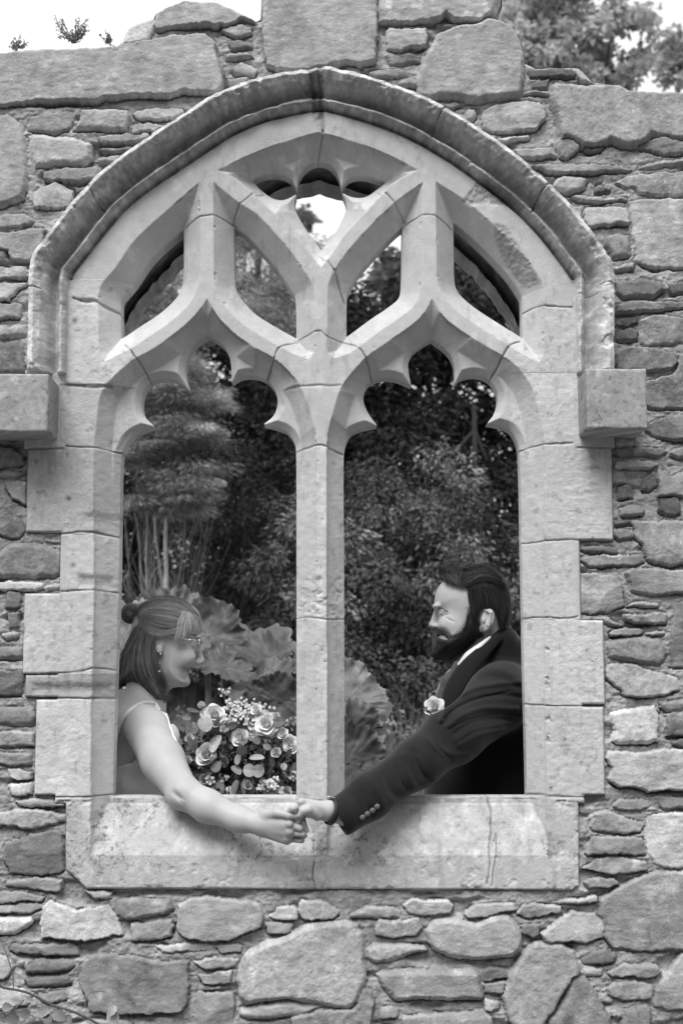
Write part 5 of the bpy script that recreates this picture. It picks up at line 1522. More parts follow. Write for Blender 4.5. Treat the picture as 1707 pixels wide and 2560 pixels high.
    hv = [inflp(outer, region, YH, .086, 1.0, .006)]
    bun = c(328, 1534, YH - .01)
    hv += [ell(bun, (.027, .030, .028), .006), cap(c(343, 1528, YH), c(352, 1540, YH), .022, .025, .01)]
    cut = []
    surf = infl_surf(outer, YH, .086, 1.0)
    ht = lambda V: np.clip(.170 * np.exp(.30 * fbm(V[:, 0] * .3 + V[:, 1], V[:, 2], .02, 3, 7)) * (1 + .6 * sstep(c(400, 1, YH)[0], c(470, 1, YH)[0], V[:, 0])), .03, .5)
    ho = solid('hair', hv + cut, [((x(290, 1600, YH), YH - .12, z(1770, YH)), (x(520, 1600, YH), YH + .12, z(1485, YH)), .0028)], M_HAIR, root, ht)
    sb = Buf()
    G = lambda *p: list(p)
    # crown swept back to the bun
    strands(sb, G((498,1545),(470,1512),(430,1498),(385,1502),(352,1520),(336,1535)), G((455,1562),(420,1568),(385,1562),(355,1548),(340,1540)), 620, surf, r, .0007, .20, .26, .003, 1.6, lights=.5)
    strands(sb, G((466,1552),(440,1572),(400,1580),(362,1566),(342,1546)), G((452,1580),(420,1588),(380,1588),(352,1568),(338,1550)), 260, surf, r, .0007, .22, .26, .003, 1.5, lights=.5)
    # falling lengths behind the ear
    strands(sb, G((344,1556),(330,1592),(314,1634),(304,1672),(300,1712)), G((392,1585),(382,1625),(390,1665),(404,1705),(408,1742)), 700, surf, r, .0008, .13, .26, .003, 1.6, wave=2.2, lights=.4)
    strands(sb, G((350,1570),(338,1620),(335,1670),(352,1712),(392,1748)), G((370,1580),(362,1630),(372,1680),(392,1712),(412,1738)), 160, surf, r, .0009, .15, .35, .005, 2.2, wave=2.6, lights=.6)
    # flyaways, ragged ends
    strands(sb, G((496,1538),(468,1503),(430,1490),(385,1494),(352,1510),(330,1532)), G((490,1545),(460,1512),(430,1500),(385,1504),(355,1520),(336,1540)), 70, surf, r, .0005, .22, .3, .006, 3.0)
    strands(sb, G((342,1560),(322,1596),(302,1640),(292,1682),(290,1722)), G((352,1570),(334,1610),(318,1650),(308,1690),(306,1728)), 80, surf, r, .0006, .12, .3, .005, 3.5, wave=3)
    strands(sb, G((330,1690),(350,1716),(376,1742),(402,1758),(420,1748)), G((380,1690),(392,1716),(404,1736),(416,1744),(424,1728)), 130, surf, r, .0007, .13, .35, .006, 3.6, wave=2.5, lights=.6)
    strands(sb, G((385,1600),(380,1630),(388,1665),(402,1700),(412,1735)), G((392,1590),(388,1625),(396,1660),(412,1695),(422,1725)), 60, surf, r, .0006, .14, .35, .006, 2.6, wave=2)
    # ends kicking out at the nape
    strands(sb, G((312,1650),(303,1690),(300,1712),(300,1722)), G((330,1690),(322,1708),(306,1716),(296,1722)), 60, surf, r, .0009, .09, .3, .003, 1.5)
    # bun coils
    for k in range(90):
        a0 = r.uniform(0, 6.28); tl_ = r.uniform(1.5, 3.5); q = r.uniform(.35, 1.05)
        pts = [bun + np.array([.026 * q * math.cos(a), -.031 * math.sqrt(max(.05, 1.12 - q * q)) , .027 * q * math.sin(a)]) for a in np.linspace(a0, a0 + tl_, 10)]
        sb.add(*tube(pts, .0010 * r.uniform(.6, 1.3), 4), .10 * math.exp(r.normal(0, .35)))
    sb.obj('hair_strands', M_HAIR, ho)
    # fringe: pale streaks over the temple and brow
    frp = smooth_poly(Pn([(452,1528),(470,1526),(490,1534),(506,1552),(510,1572),(500,1583),(484,1580),(472,1574),(462,1586),(450,1606),(440,1606),(444,1580),(448,1552)]), True, 60, 3)
    fo = ho
    fb = Buf(); fs = lambda X_, Z_: np.full(np.shape(X_), YH - .055)
    fs2 = lambda X_, Z_: surf(X_, Z_) - .001
    strands(fb, G((458,1530),(449,1556),(443,1582),(436,1606)), G((468,1532),(466,1560),(466,1580),(458,1600)), 190, fs2, r, .0007, .42, .30, .005, 2.4, lights=.4)
    strands(fb, G((466,1532),(466,1560),(474,1582),(490,1584)), G((484,1534),(501,1548),(505,1564),(499,1586)), 240, fs2, r, .0007, .42, .30, .004, 2.2, lights=.4)
    strands(fb, G((462,1530),(478,1534),(496,1544),(500,1556)), G((456,1530),(470,1540),(476,1560),(478,1574)), 90, fs2, r, .0008, .44, .22, .004, 1.2)
    fb.obj('fringe_strands', M_HAIR, fo)
    # glasses
    g = Buf()
    g.add(*tube(curve_pts([c(412, 1589, YH - .079), c(430, 1592, YH - .080), c(462, 1597, YH - .076), c(494, 1601, YH - .064), c(501, 1603, YH - .052)], 6), .0011, 6), .8)
    gl = g.obj('glasses', M_METAL, root)
    hb = Buf(); hb.add(*tube(curve_pts([c(458, 1597, YH - .079), c(473, 1600, YH - .076), c(480, 1598, YH - .074), c(486, 1601, YH - .070), c(494, 1600, YH - .064)], 5), .0011, 6), .8); hb.obj('hinge', M_METAL, gl)
    for s in (-1, 1):
        th_ = np.linspace(0, 2 * np.pi, 40, endpoint=False)
        cc = c(500, 1613, YH + s * .034)
        R0_ = np.stack([cc[0] - .010 * (np.sin(th_) < 0) * np.abs(np.sin(th_)) - s * 0 + .002 * np.cos(th_), cc[1] + .026 * np.cos(th_), cc[2] + .018 * np.sin(th_)], 1)
        V = np.concatenate([R0_, R0_ + [.0012, 0, 0], [cc], [cc + [.0012, 0, 0]]]); n = 40
        F3 = [(i, (i + 1) % n, 80) for i in range(n)] + [((i + 1) % n + 40, i + 40, 81) for i in range(n)]
        F4 = [(i, i + 40, (i + 1) % n + 40, (i + 1) % n) for i in range(n)]
        make_mesh('lens', V, F4, M_GLASS, gl, None, True, F3)
        rb = Buf(); rb.add(*tube(np.concatenate([R0_, R0_[:1]]), .0006, 5), .8); rb.obj('rim', M_METAL, gl)
    bb = Buf(); bb.add(*tube(curve_pts([c(501, 1611, YH - .009), c(505, 1612, YH), c(501, 1611, YH + .009)], 4), .0011, 6), .8); bb.obj('bridge', M_METAL, gl)
    # drop earring
    e = Buf(); e.add(*tube([c(401, 1626, YH - .082), c(400, 1650, YH - .084), c(399, 1679, YH - .084)], .0005, 5), .8); er = e.obj('earring', M_METAL, root)
    for (u, v, q) in ((396, 1629, .0022), (402, 1635, .0024), (399.5, 1657, .0026), (398.5, 1678, .0030)):
        solid('pearl', [ell(c(u, v, YH - .085), (q, q, q), .001)], [(c(u, v, YH - .085) - q * 1.3, c(u, v, YH - .085) + q * 1.3, q / 5)], M_PEARL, er, .9)
    # dress: bodice, straps, long skirt
    D = [cap(c(330, 1860, .42), c(313, 1990, .44), .092, .112, .05), cap(c(398, 1852, .37), c(392, 1930, .40), .060, .075, .06), cap(c(398, 1852, .48), c(392, 1930, .46), .060, .075, .06), cap(c(330, 1900, .335), c(314, 1970, .36), .070, .084, .05),
         cap(c(313, 1990, .44), c(300, 2150, .46), .114, .165, .06)]
    b0 = c(300, 2150, .46)
    D += [cap(b0, (b0[0] - .02, .47, .32), .165, .26, .06), cap((b0[0] - .02, .47, .30), (b0[0] - .04, .48, .04), .26, .30, .05)]
    top = npoly(UA([(100, 1925), (300, 1914), (345, 1900), (395, 1840), (425, 1812), (450, 1800), (480, 1804), (560, 1815), (560, 1600), (100, 1600)], .38), .004)
    def dd(V):
        a = V[:, 2] * 75 + V[:, 0] * 22
        m_ = sstep(.2, .6, np.clip((c(0, 1900, .35)[2] + .02 - V[:, 2]) * 12, 0, 1)) * (V[:, 2] > .9)
        o = np.zeros_like(V); o[:, 1] = -.0020 * np.sin(a) * m_
        sk = (V[:, 2] < .9) ; ang = np.arctan2(V[:, 1] - .46, V[:, 0] - b0[0]); q = sk * np.clip((.9 - V[:, 2]) * 1.5, 0, 1) * .018 * np.sin(ang * 17)
        o[:, 0] += q * np.cos(ang); o[:, 1] += q * np.sin(ang); return o
    dr = solid('dress', D + [top], [((xh - .30, .18, z(2020, .4)), (xh + .28, .68, z(1790, .4)), .004), ((xh - .46, .10, .02), (xh + .42, .86, z(2020, .4)), .012)], M_WHITE, root, lambda V: np.full(len(V), .84), dd)
    st = Buf()
    sp = smooth_poly([(286, 1880), (294, 1835), (306, 1800), (324, 1777), (346, 1762), (368, 1757), (388, 1763), (405, 1783), (419, 1810), (430, 1838), (438, 1860)], False, 90, 3)
    sp = drape(A, sp, .12, .50, .0015); sp[:, 1] = np.convolve(np.pad(sp[:, 1], 3, mode='edge'), np.ones(7) / 7, 'valid')
    V, F = tube(sp, np.linspace(.0115, .0080, len(sp)), 10, flat=.5); st.add(V, F, .85); st.obj('strap', M_WHITE, dr)
    bl = Buf(); bp = [c(313, 1983, .44) + np.array([.118 * math.cos(a), .118 * math.sin(a), .002]) for a in np.linspace(0, 6.283, 40)]
    bl.add(*tube(bp, .006, 8, 1), .6)
    for k in range(70):
        a = -1.57 + r.uniform(-1.3, 1.3); p = c(313, 1983, .44) + np.array([.124 * math.cos(a), .124 * math.sin(a), r.uniform(-.004, .005)])
        bl.add(*tube([p - [0, 0, .0018], p, p + [0, 0, .0018]], [.0006, .0020, .0006], 6), .8)
    bl.obj('beaded_belt', M_PEARL, dr)
    return root, w2
bride_root, BW = bride()

# ------------------------------------------------------------------ the groom
def groom():
    r = np.random.default_rng(202)
    YH = .42
    c = W3
    root = empty('person', 'bearded man in a dark suit and waistcoat, smiling, reaching his arm down across the sill', 'person', (at(1290, 1900, .5)[0], .48, 0))
    Pn = lambda L, y=YH: UA(L, y)
    x = lambda u, v, y: c(u, v, y)[0]; z = lambda v, y: c(1200, v, y)[2]
    face = smooth_poly(Pn([(1112,1452),(1097,1468),(1089,1483),(1086,1498),(1086,1509),(1089,1518),(1094,1527),(1095,1538),(1094,1552),(1092,1566),(1090,1576),(1088,1586),(1087,1596),(1087,1606),(1086,1620),(1092,1634),(1108,1640),(1130,1636),(1156,1622),(1180,1606),
                           (1200,1590),(1222,1575),(1248,1562),(1262,1530),(1266,1495),(1255,1460),(1230,1437),(1195,1427),(1155,1430)]), True, 60, 3)
    outer = smooth_poly(Pn([(1112,1446),(1095,1466),(1086,1483),(1082,1500),(1083,1520),(1086,1545),(1084,1573),(1081,1584),(1079,1594),(1077,1606),(1076,1622),(1078,1637),(1086,1646),(1104,1650),(1127,1648),(1147,1642),(1170,1630),(1200,1612),(1232,1606),(1262,1590),(1276,1550),(1280,1510),(1275,1480),(1262,1452),(1240,1436),(1195,1424),(1150,1426)]), True, 60, 3)
    breg = smooth_poly(Pn([(1060,1571),(1092,1571),(1103,1572),(1113,1578),(1120,1588),(1126,1596),(1140,1590),(1156,1580),(1166,1568),(1170,1548),(1171,1520),(1184,1520),(1188,1545),(1194,1562),(1200,1580),(1202,1594),(1192,1616),(1172,1636),(1140,1660),(1060,1665)]), True, 60, 3)
    hout = smooth_poly(Pn([(1099,1440),(1097,1422),(1107,1411),(1122,1404),(1140,1407),(1165,1405),(1192,1407),(1222,1414),(1245,1429),(1263,1450),(1273,1480),(1278,1510),(1276,1545),(1269,1577),(1258,1596),(1240,1606),(1200,1612),(1150,1620),(1100,1600),(1084,1560),(1082,1500),(1090,1470)]), True, 60, 3)
    hreg = smooth_poly(Pn([(1085,1452),(1080,1400),(1150,1385),(1230,1395),(1290,1440),(1300,1520),(1285,1590),(1262,1602),(1252,1590),(1244,1566),(1236,1540),(1226,1522),(1210,1522),(1196,1532),(1188,1550),(1184,1560),(1173,1545),(1168,1515),(1165,1490),(1160,1472),(1146,1467),(1128,1464),(1114,1459),(1108,1452)]), True, 60, 3)
    A = [infl(face, YH, .070, 1.0, .01), ell(c(1185, 1496, YH), (.088, .076, .078), .03),
         cap(c(1091, 1524, YH), c(1083, 1558, YH), .0062, .0098, .009), ell(c(1082, 1562, YH), (.0115, .0115, .0090), .006), ell(c(1089, 1565, YH - .013), (.010, .0065, .0072), .004), ell(c(1089, 1565, YH + .013), (.010, .0065, .0072), .004),
         ell(c(1092, 1516, YH - .026), (.013, .020, .0085), .010), ell(c(1092, 1516, YH + .026), (.013, .020, .0085), .010),
         ell(c(1124, 1560, YH - .044), (.024, .017, .017), .032), ell(c(1124, 1560, YH + .044), (.024, .017, .017), .032),
         ('nell', c(1097, 1531, YH - .036), np.array([.012, .016, .009]), None, .009), ('nell', c(1097, 1531, YH + .036), np.array([.012, .016, .009]), None, .009),
         ell(c(1106, 1534, YH - .032), (.0118, .0118, .0105), .010), ell(c(1105, 1534, YH + .034), (.0125, .0125, .0110), .004),
         ('nell', c(1110, 1539, YH - .060), np.array([.013, .008, .0012]), (0, -.25, 0), .004), ('nell', c(1106, 1535, YH - .052), np.array([.0125, .010, .0012]), (0, .12, 0), .002),
         ('nell', c(1118, 1546, YH - .066), np.array([.014, .008, .0009]), (0, .5, 0), .005),
         # ear
         cap(c(1214, 1556, YH - .070), c(1216, 1554, YH - .082), .012, .012, .008), ell(c(1218, 1549, YH - .085), (.0185, .007, .031), .006, (0, .30, -.35)), ('nell', c(1215, 1546, YH - .095), np.array([.0105, .007, .0185]), (0, .25, -.2), .004), ell(c(1209, 1551, YH - .091), (.0045, .004, .008), .003),
         ell(c(1206, 1572, YH - .083), (.010, .0055, .011), .005), cap(c(1227, 1532, YH - .096), c(1222, 1565, YH - .094), .0028, .0025, .004), cap(c(1212, 1525, YH - .092), c(1227, 1532, YH - .096), .0030, .0028, .004),
         cap(c(1212, 1570, YH), c(1238, 1650, YH + .015), .052, .060, .03), cap(c(1175, 1600, YH), c(1215, 1680, YH + .01), .045, .055, .03),
         cap(c(1250, 1720, .26), c(1270, 1720, .60), .05, .05, .05), cap(c(1250, 1740, .43), c(1250, 2050, .47), .10, .12, .06)]
    z4 = lambda X_, Y_, d: W3(650 + X_ / 4.48, 1950 + Y_ / 4.48, d + .036)
    SH, EL, WR = c(1236, 1748, .24), c(1045, 1905, .050), z4(770, 350, -.135)
    A += chain([SH, EL, c(905, 2012, -.06), c(868, 2031, -.085), WR], [.05, .038, .030, .0285, .0255], .02)
    m = [z4(470, 268, -.160), z4(490, 300, -.142), z4(510, 335, -.124), z4(530, 360, -.108)]
    f = [[z4(370, 318, -.168), z4(300, 385, -.150), z4(330, 440, -.128)],
         [z4(420, 340, -.138), z4(400, 430, -.128), z4(390, 480, -.120)],
         [z4(440, 380, -.120), z4(440, 470, -.122), z4(420, 520, -.118)],
         [z4(470, 400, -.136), z4(490, 480, -.146), z4(525, 568, -.142)]]
    th = [z4(640, 380, -.150), z4(540, 330, -.172), z4(485, 345, -.176), z4(452, 390, -.174)]
    A += hand(WR, m, f, th, .0175, fr=.0084)
    A += [ell(q + np.array([-.002, -.010, .006]), (.009, .007, .007), .006) for q in m[:2]]
    s2, e2, w2 = c(1275, 1750, .62), np.array([c(1300, 1980, .66)[0], .66, c(1300, 2010, .66)[2]]), np.array([c(1300, 1980, .66)[0] - .05, .60, .95])
    A += chain([s2, e2, w2], [.05, .04, .027], .02)
    rm = [w2 + np.array([-.01 + .018 * i, -.01, -.08]) for i in range(4)]
    A += hand(w2, rm, [[q + np.array([0, -.006, -.035]), q + np.array([0, -.018, -.06]), q + np.array([0, -.032, -.075])] for q in rm], [w2 + [-.01, -.01, -.03], w2 + [-.035, -.02, -.06], w2 + [-.04, -.03, -.085]], .017, fr=.009)
    xb = c(1270, 2000, .48)[0]
    for s in (-.09, .09): A += chain([(xb, .48 + s, .95), (xb + .01, .48 + s, .50), (xb + .02, .48 + s, .08)], [.08, .055, .04], .03)
    def tone(V):
        t = np.full(len(V), .56) + .02 * fbm(V[:, 0] + V[:, 1], V[:, 2], .04, 3, 6)
        t -= .24 * near(V, c(1093, 1516, YH - .030), (.013, .020, .0032))
        t -= .12 * near(V, c(1105, 1536, YH - .045), (.012, .012, .004))
        t -= .11 * sstep(.1, .0, V[:, 1])  # outstretched hand painted darker, countering the stronger light outside
        hd = (V[:, 2] > z(1668, YH)) & (V[:, 0] > x(1060, 1500, YH))
        q_ = np.where(hd, np.maximum(sdist(V[:, 0], V[:, 2], breg) + .0015 * fbm(V[:, 0], V[:, 2], .004, 2, 3), -1), -1)
        t *= 1 - .70 * sstep(-.0085, .001, q_)
        q2 = np.where(hd, sdist(V[:, 0], V[:, 2], hreg) + .0015 * fbm(V[:, 0], V[:, 2], .004, 2, 4), -1)
        t *= 1 - .70 * sstep(-.0065, .001, q2)
        return np.clip(t, .03, .8)
    boxes = [((x(1068, 1500, YH), YH - .11, z(1665, YH)), (x(1290, 1500, YH), YH + .11, z(1415, YH)), .0020),
             ((x(640, 1990, -.1) + .062, -.22, z(2125, -.1)), (x(905, 1990, -.1), -.07, z(1975, -.1)), .0016),
             ((x(905, 1990, -.1) - .003, -.20, z(2090, -.1)), (x(1400, 1990, .3), .75, z(1665, YH)), .0060),
             ((x(1100, 1990, .2), .2, 0.0), (x(1420, 1990, .4), .80, z(2090, -.1)), .010)]
    boxes[1] = ((x(690, 1990, -.1), -.22, z(2090, -.1)), (x(905, 1990, -.1), -.07, z(1975, -.1)), .0016)
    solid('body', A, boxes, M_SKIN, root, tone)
    # lips and teeth inside the beard
    lp = Buf(); lp.add(*tube(curve_pts([c(1092, 1591, YH - .012), c(1100, 1593, YH - .040), c(1110, 1598, YH - .056), c(1120, 1599, YH - .066)], 5), [.0012] + [.0046] * 8 + [.0042] * 5 + [.0015] * 2, 7), .34)
    lp.obj('lips', M_SKIN, root)
    tt = Buf(); tt.add(*tube(curve_pts([c(1095, 1586, YH - .020), c(1103, 1588, YH - .044), c(1114, 1593, YH - .060)], 4), .0028, 6), .7); tt.obj('teeth', M_PEARL, root)
    # lash line of the narrowed eye
    for s in (-1, 1):
        lb = Buf()
        lb.add(*tube(curve_pts([c(1096, 1532, YH + s * .040), c(1102, 1536, YH + s * .0462), c(1110, 1538.5, YH + s * .0475), c(1118, 1539, YH + s * .0455)], 4), [.0003] + [.0009] * 11 + [.0002], 5), .02)
        lb.obj('eyelashes', M_DARK, root); lb = Buf()
        lb.add(*tube(curve_pts([c(1094, 1521, YH + s * .036), c(1104, 1521, YH + s * .050), c(1116, 1527, YH + s * .055), c(1124, 1534, YH + s * .055)], 4), [.0008] + [.0020] * 11 + [.0005], 5, .5), .05)
        lb.obj('eyebrow', M_DARK, root)
    # beard
    bv = [inflp(outer, breg, YH, .080, 1.0, .004)]
    cutb = [('nell', c(1106, 1594, YH - .055), np.array([.015, .030, .0050]), (0, .40, 0), .003)]
    dk = lambda V: np.clip(.026 * np.exp(.3 * fbm(V[:, 0] + V[:, 1], V[:, 2], .012, 3, 7)), .004, .2)
    def fuzz(V): return np.stack([.0015 * fbm(V[:, 0] + V[:, 1], V[:, 2], .006, 2, s) for s in (1, 2, 3)], 1)
    bo = solid('beard', bv + cutb, [((x(1070, 1500, YH), YH - .105, z(1660, YH)), (x(1215, 1500, YH), YH + .105, z(1515, YH)), .0022)], M_HAIR, root, dk, fuzz)
    bs = infl_surf(outer, YH, .080, 1.0)
    sb = Buf()
    strands(sb, [(1182,1535),(1184,1570),(1186,1605)], [(1172,1535),(1160,1585),(1150,1640)], 260, bs, r, .0006, .026, .5, .003, 3.2, .37, 10, nside=3, avoid=[(1196,1530),(1240,1530),(1240,1590),(1198,1590)])
    strands(sb, [(1165,1582),(1140,1604),(1110,1630),(1098,1648)], [(1186,1600),(1172,1618),(1150,1634),(1130,1646)], 380, bs, r, .0006, .024, .5, .004, 3.4, .37, 10, nside=3, avoid=[(1080,1586),(1094,1583),(1108,1585),(1126,1598),(1126,1607),(1110,1604),(1092,1597),(1080,1596)])
    strands(sb, [(1088,1575),(1098,1578),(1112,1586),(1120,1600)], [(1084,1580),(1088,1582),(1092,1586),(1094,1590)], 190, bs, r, .0006, .026, .5, .002, 1.9, .38, 8, nside=3, avoid=[(1080,1586),(1094,1583),(1108,1585),(1126,1598),(1126,1607),(1110,1604),(1092,1597),(1080,1596)])
    strands(sb, [(1096,1600),(1092,1615),(1084,1630),(1081,1642)], [(1125,1606),(1116,1622),(1104,1640),(1100,1650)], 300, bs, r, .0006, .024, .5, .004, 2.8, .38, 10, nside=3, avoid=[(1080,1586),(1094,1583),(1108,1585),(1126,1598),(1126,1607),(1110,1604),(1092,1597),(1080,1596)])
    # short hairs straying over the cheek and neck edges of the beard
    for L_ in ([(1120,1590),(1140,1590),(1157,1579),(1167,1567),(1170,1545),(1171,1522)], [(1196,1560),(1203,1580),(1200,1598),(1186,1616),(1160,1636),(1120,1650),(1084,1646)], [(1080,1600),(1077,1620),(1080,1642)]):
        Pm = resample(smooth_poly(L_, False, 170, 5), 40)
        for k in range(170):
            q = Pm[r.integers(0, 40)] + r.normal(0, 3.0, 2); dr = r.normal(0, 1, 2) * .5 + [-.3, 1]; dr /= np.linalg.norm(dr)
            uv = np.stack([q - dr * 3, q, q + dr * r.uniform(3, 6)]); xz = UA(uv, .37); yy = bs(xz[:, 0], xz[:, 1]) + .004
            sc = (yy - CAM_Y) / (.37 - CAM_Y)
            sb.add(*tube(np.stack([xz[:, 0] * sc, yy - .002, CAM_Z + (xz[:, 1] - CAM_Z) * sc], 1), [.0005, .0005, .0002], 3), .03)
    sb.obj('whiskers', M_HAIR, bo)
    # hair: short sides, tall swept front
    hv = [inflp(hout, hreg, YH, .084, 1.0, .006)]; cuth = []
    ho = solid('hair', hv + cuth, [((x(1085, 1500, YH), YH - .11, z(1600, YH)), (x(1290, 1500, YH), YH + .11, z(1395, YH)), .0026)], M_HAIR, root, dk, fuzz)
    hs = infl_surf(hout, YH, .084, 1.0)
    sb = Buf()
    strands(sb, [(1112,1456),(1100,1436),(1104,1418),(1122,1404)], [(1165,1466),(1150,1440),(1158,1418),(1180,1404)], 330, hs, r, .0008, .035, .55, .006, 3.0, .37, 10, nside=3, lights=1.0)
    strands(sb, [(1150,1440),(1180,1425),(1215,1420),(1245,1436)], [(1165,1465),(1195,1450),(1230,1452),(1262,1475)], 300, hs, r, .0008, .034, .55, .007, 3.4, .37, 12, wave=2.2, nside=3, lights=1.2)
    strands(sb, [(1168,1468),(1172,1500),(1180,1545)], [(1262,1460),(1272,1510),(1262,1580)], 560, hs, r, .0007, .024, .5, .003, 2.6, .37, 12, nside=3, avoid=[(1192,1536),(1206,1522),(1226,1520),(1240,1532),(1248,1556),(1242,1580),(1190,1590)])
    strands(sb, [(1100,1440),(1096,1424),(1106,1410),(1124,1402)], [(1200,1412),(1225,1408),(1250,1424),(1268,1446)], 90, hs, r, .0009, .03, .5, .008, 3.0, .38, 10, nside=3)
    sb.obj('hair_strands', M_HAIR, ho)
    # ---------------- clothes
    su = []
    SHJ = c(1240, 1750, .24)
    cuff = c(858, 2037, -.085)
    elb = c(1045, 1907, .050)
    su += chain([SHJ, SHJ * .45 + elb * .55, elb, elb * .35 + cuff * .65, cuff], [.086, .074, .058, .0515, .0490], .03)
    su += [cap(c(1262, 1722, .30), c(1285, 1722, .58), .072, .072, .06), cap(c(1240, 1690, .42), c(1275, 1745, .44), .07, .10, .05),
           cap(c(1225, 1790, .40), c(1200, 2000, .44), .125, .14, .06), cap(c(1290, 1790, .46), c(1265, 2000, .48), .13, .14, .06), cap(c(1200, 2000, .44), c(1215, 2250, .47), .14, .15, .05), cap(c(1265, 2000, .48), c(1265, 2250, .48), .14, .15, .05),
           cap(c(1252, 1622, .40), c(1285, 1660, .44), .052, .066, .04), cap(c(1255, 1606, .41), c(1262, 1625, .42), .046, .056, .02)]
    # far sleeve
    su += chain([s2, e2, w2 + [0, 0, .03]], [.08, .062, .05], .03)
    su += [cap(c(1150, 1975, .40), c(1160, 2060, .42), .095, .11, .05)]
    ax_ = (cuff - elb) / np.linalg.norm(cuff - elb)
    su.append(('nell', cuff + ax_ * .052 + np.array([-.004, 0, .004]), np.array([.035, .085, .085]), (0, math.atan2(-ax_[2], ax_[0]), 0), .002))
    su.append(('nell', cuff + ax_ * .02, np.array([.040, .036, .036]), (0, math.atan2(-ax_[2], ax_[0]), 0), .004))
    # open front of the jacket
    su.append(('nell', c(1080, 1700, .42), np.array([.080, .5, .125]), (0, .70, 0), .006))
    st_ = lambda V: np.clip(.0105 + .0035 * fbm(V[:, 0] + V[:, 1], V[:, 2], .03, 3, 17), .004, .1)
    FOLDS = [([(1100,1800),(1130,1752),(1180,1722),(1250,1708),(1300,1706)], 9, 7), ([(1105,1812),(1140,1772),(1190,1748),(1260,1738),(1310,1745)], -7, 6), ([(1120,1815),(1155,1788),(1210,1770),(1290,1772)], 9, 7), ([(1135,1835),(1180,1806),(1240,1796),(1300,1805)], -6, 6),
             ([(1150,1862),(1200,1835),(1260,1826)], 8, 8), ([(1070,1850),(1110,1880),(1170,1890)], 5, 10), ([(1035,1880),(1050,1930),(1080,1960)], -5, 9), ([(1010,1890),(1020,1940),(1040,1975)], 5, 10), ([(960,1935),(975,1975),(1000,2000)], -4, 9), ([(925,1955),(950,1990),(960,2020)], 4, 10),
             ([(1190,1660),(1240,1672),(1300,1700)], 5, 12), ([(1150,1750),(1165,1700),(1200,1660)], 5, 12), ([(1180,1700),(1240,1690),(1290,1715)], -4, 8), ([(1110,1795),(1150,1765),(1205,1745),(1275,1728)], -4, 3), ([(1125,1822),(1170,1800),(1230,1786),(1300,1788)], -4, 3), ([(1040,1900),(1058,1935),(1078,1950)], -3.5, 3), ([(990,1915),(1000,1950),(1015,1975)], -3, 3), ([(1140,1850),(1190,1822),(1250,1812)], 4, 4), ([(905,1975),(915,2010),(932,2040)], -2.5, 4), ([(1075,1830),(1090,1865),(1130,1900)], -3.5, 4)]
    def wr(V):
        o = np.zeros_like(V)
        sc = (V[:, 1] - CAM_Y) / (-CAM_Y); X0 = V[:, 0] / sc; Z0 = CAM_Z + (V[:, 2] - CAM_Z) / sc      # where the sight line meets the wall plane
        for L_, am, wd in FOLDS:
            d_ = seg_dist(X0, Z0, smooth_poly(UA(L_, 0), False, 170, 4), False)
            o[:, 1] -= am / 1000 * np.exp(-(d_ / (wd / 1000)) ** 2)
        o[:, 1] *= (V[:, 1] < .30)
        o[:, 1] += -.0016 * fbm(V[:, 0], V[:, 2], .05, 4, 19); o[:, 2] = .0012 * fbm(V[:, 0], V[:, 2], .04, 3, 20); return o
    jk = solid('jacket', su, [((x(800, 2000, -.1), -.24, z(2110, -.12)), (x(1120, 2000, 0), .36, z(1700, 0)), .0030), ((x(1120, 2000, 0) - .003, .0, z(2110, -.12)), (x(1480, 1900, .4), .80, z(1560, .4)), .0040),
                              ((x(1000, 2000, .3), .22, .80), (x(1480, 1900, .4), .82, z(2110, -.12)), .009), ((x(1000, 2000, .3), .355, z(2115, -.12)), (x(1120, 2000, 0), .6, z(1850, .4)), .006)], M_SUIT, root, st_, wr)
    # lapel and collar
    def ribbon(pts, wd, th, nrm, tone, name, mat, parent, n=10):
        P = curve_pts(pts, 5); b = Buf(); wd = np.interp(np.linspace(0, 1, len(P)), np.linspace(0, 1, len(wd)), wd)
        d = np.gradient(P, axis=0); d /= np.linalg.norm(d, axis=1)[:, None]; nn = np.array(nrm, float); nn = nn / np.linalg.norm(nn)
        sd_ = np.cross(d, nn); sd_ /= np.linalg.norm(sd_, axis=1)[:, None]
        rows = []
        for q in np.linspace(-1, 1, 7): rows.append(P + sd_ * (wd * q)[:, None] + nn * th * (1 - q * q))
        for q in np.linspace(1, -1, 7): rows.append(P + sd_ * (wd * q)[:, None] - nn * th * .6)
        V = np.stack(rows, 1); m_ = len(P); k = V.shape[1]
        i, j = np.meshgrid(np.arange(m_ - 1), np.arange(k), indexing='ij')
        F = np.stack([i * k + j, i * k + (j + 1) % k, (i + 1) * k + (j + 1) % k, (i + 1) * k + j], -1).reshape(-1, 4)
        b.add(V.reshape(-1, 3), F, tone); return b.obj(name, mat, parent)
    ribbon([c(1250, 1588, .345), c(1218, 1618, .322), c(1180, 1656, .300), c(1152, 1693, .285), c(1128, 1737, .275), c(1112, 1792, .27)], [.010, .016, .022, .026, .024, .012], .005, (-.15, -1, .1), .0125, 'lapel', M_SUIT, jk)
    cl = ribbon([c(1226, 1592, .338), c(1200, 1614, .322), c(1172, 1640, .318), c(1152, 1668, .325)], [.003, .008, .014, .014], .004, (-.35, -1, .2), .72, 'shirt_collar', M_WHITE, root)
    solid('shirt', [cap(c(1195, 1650, YH), c(1180, 1740, YH), .050, .075, .03), cap(c(1190, 1720, YH), c(1175, 1850, YH), .075, .095, .03)], [((x(1060, 1700, YH), .28, z(1870, YH)), (x(1290, 1700, YH), .56, z(1600, YH)), .006)], M_WHITE, root, .72)
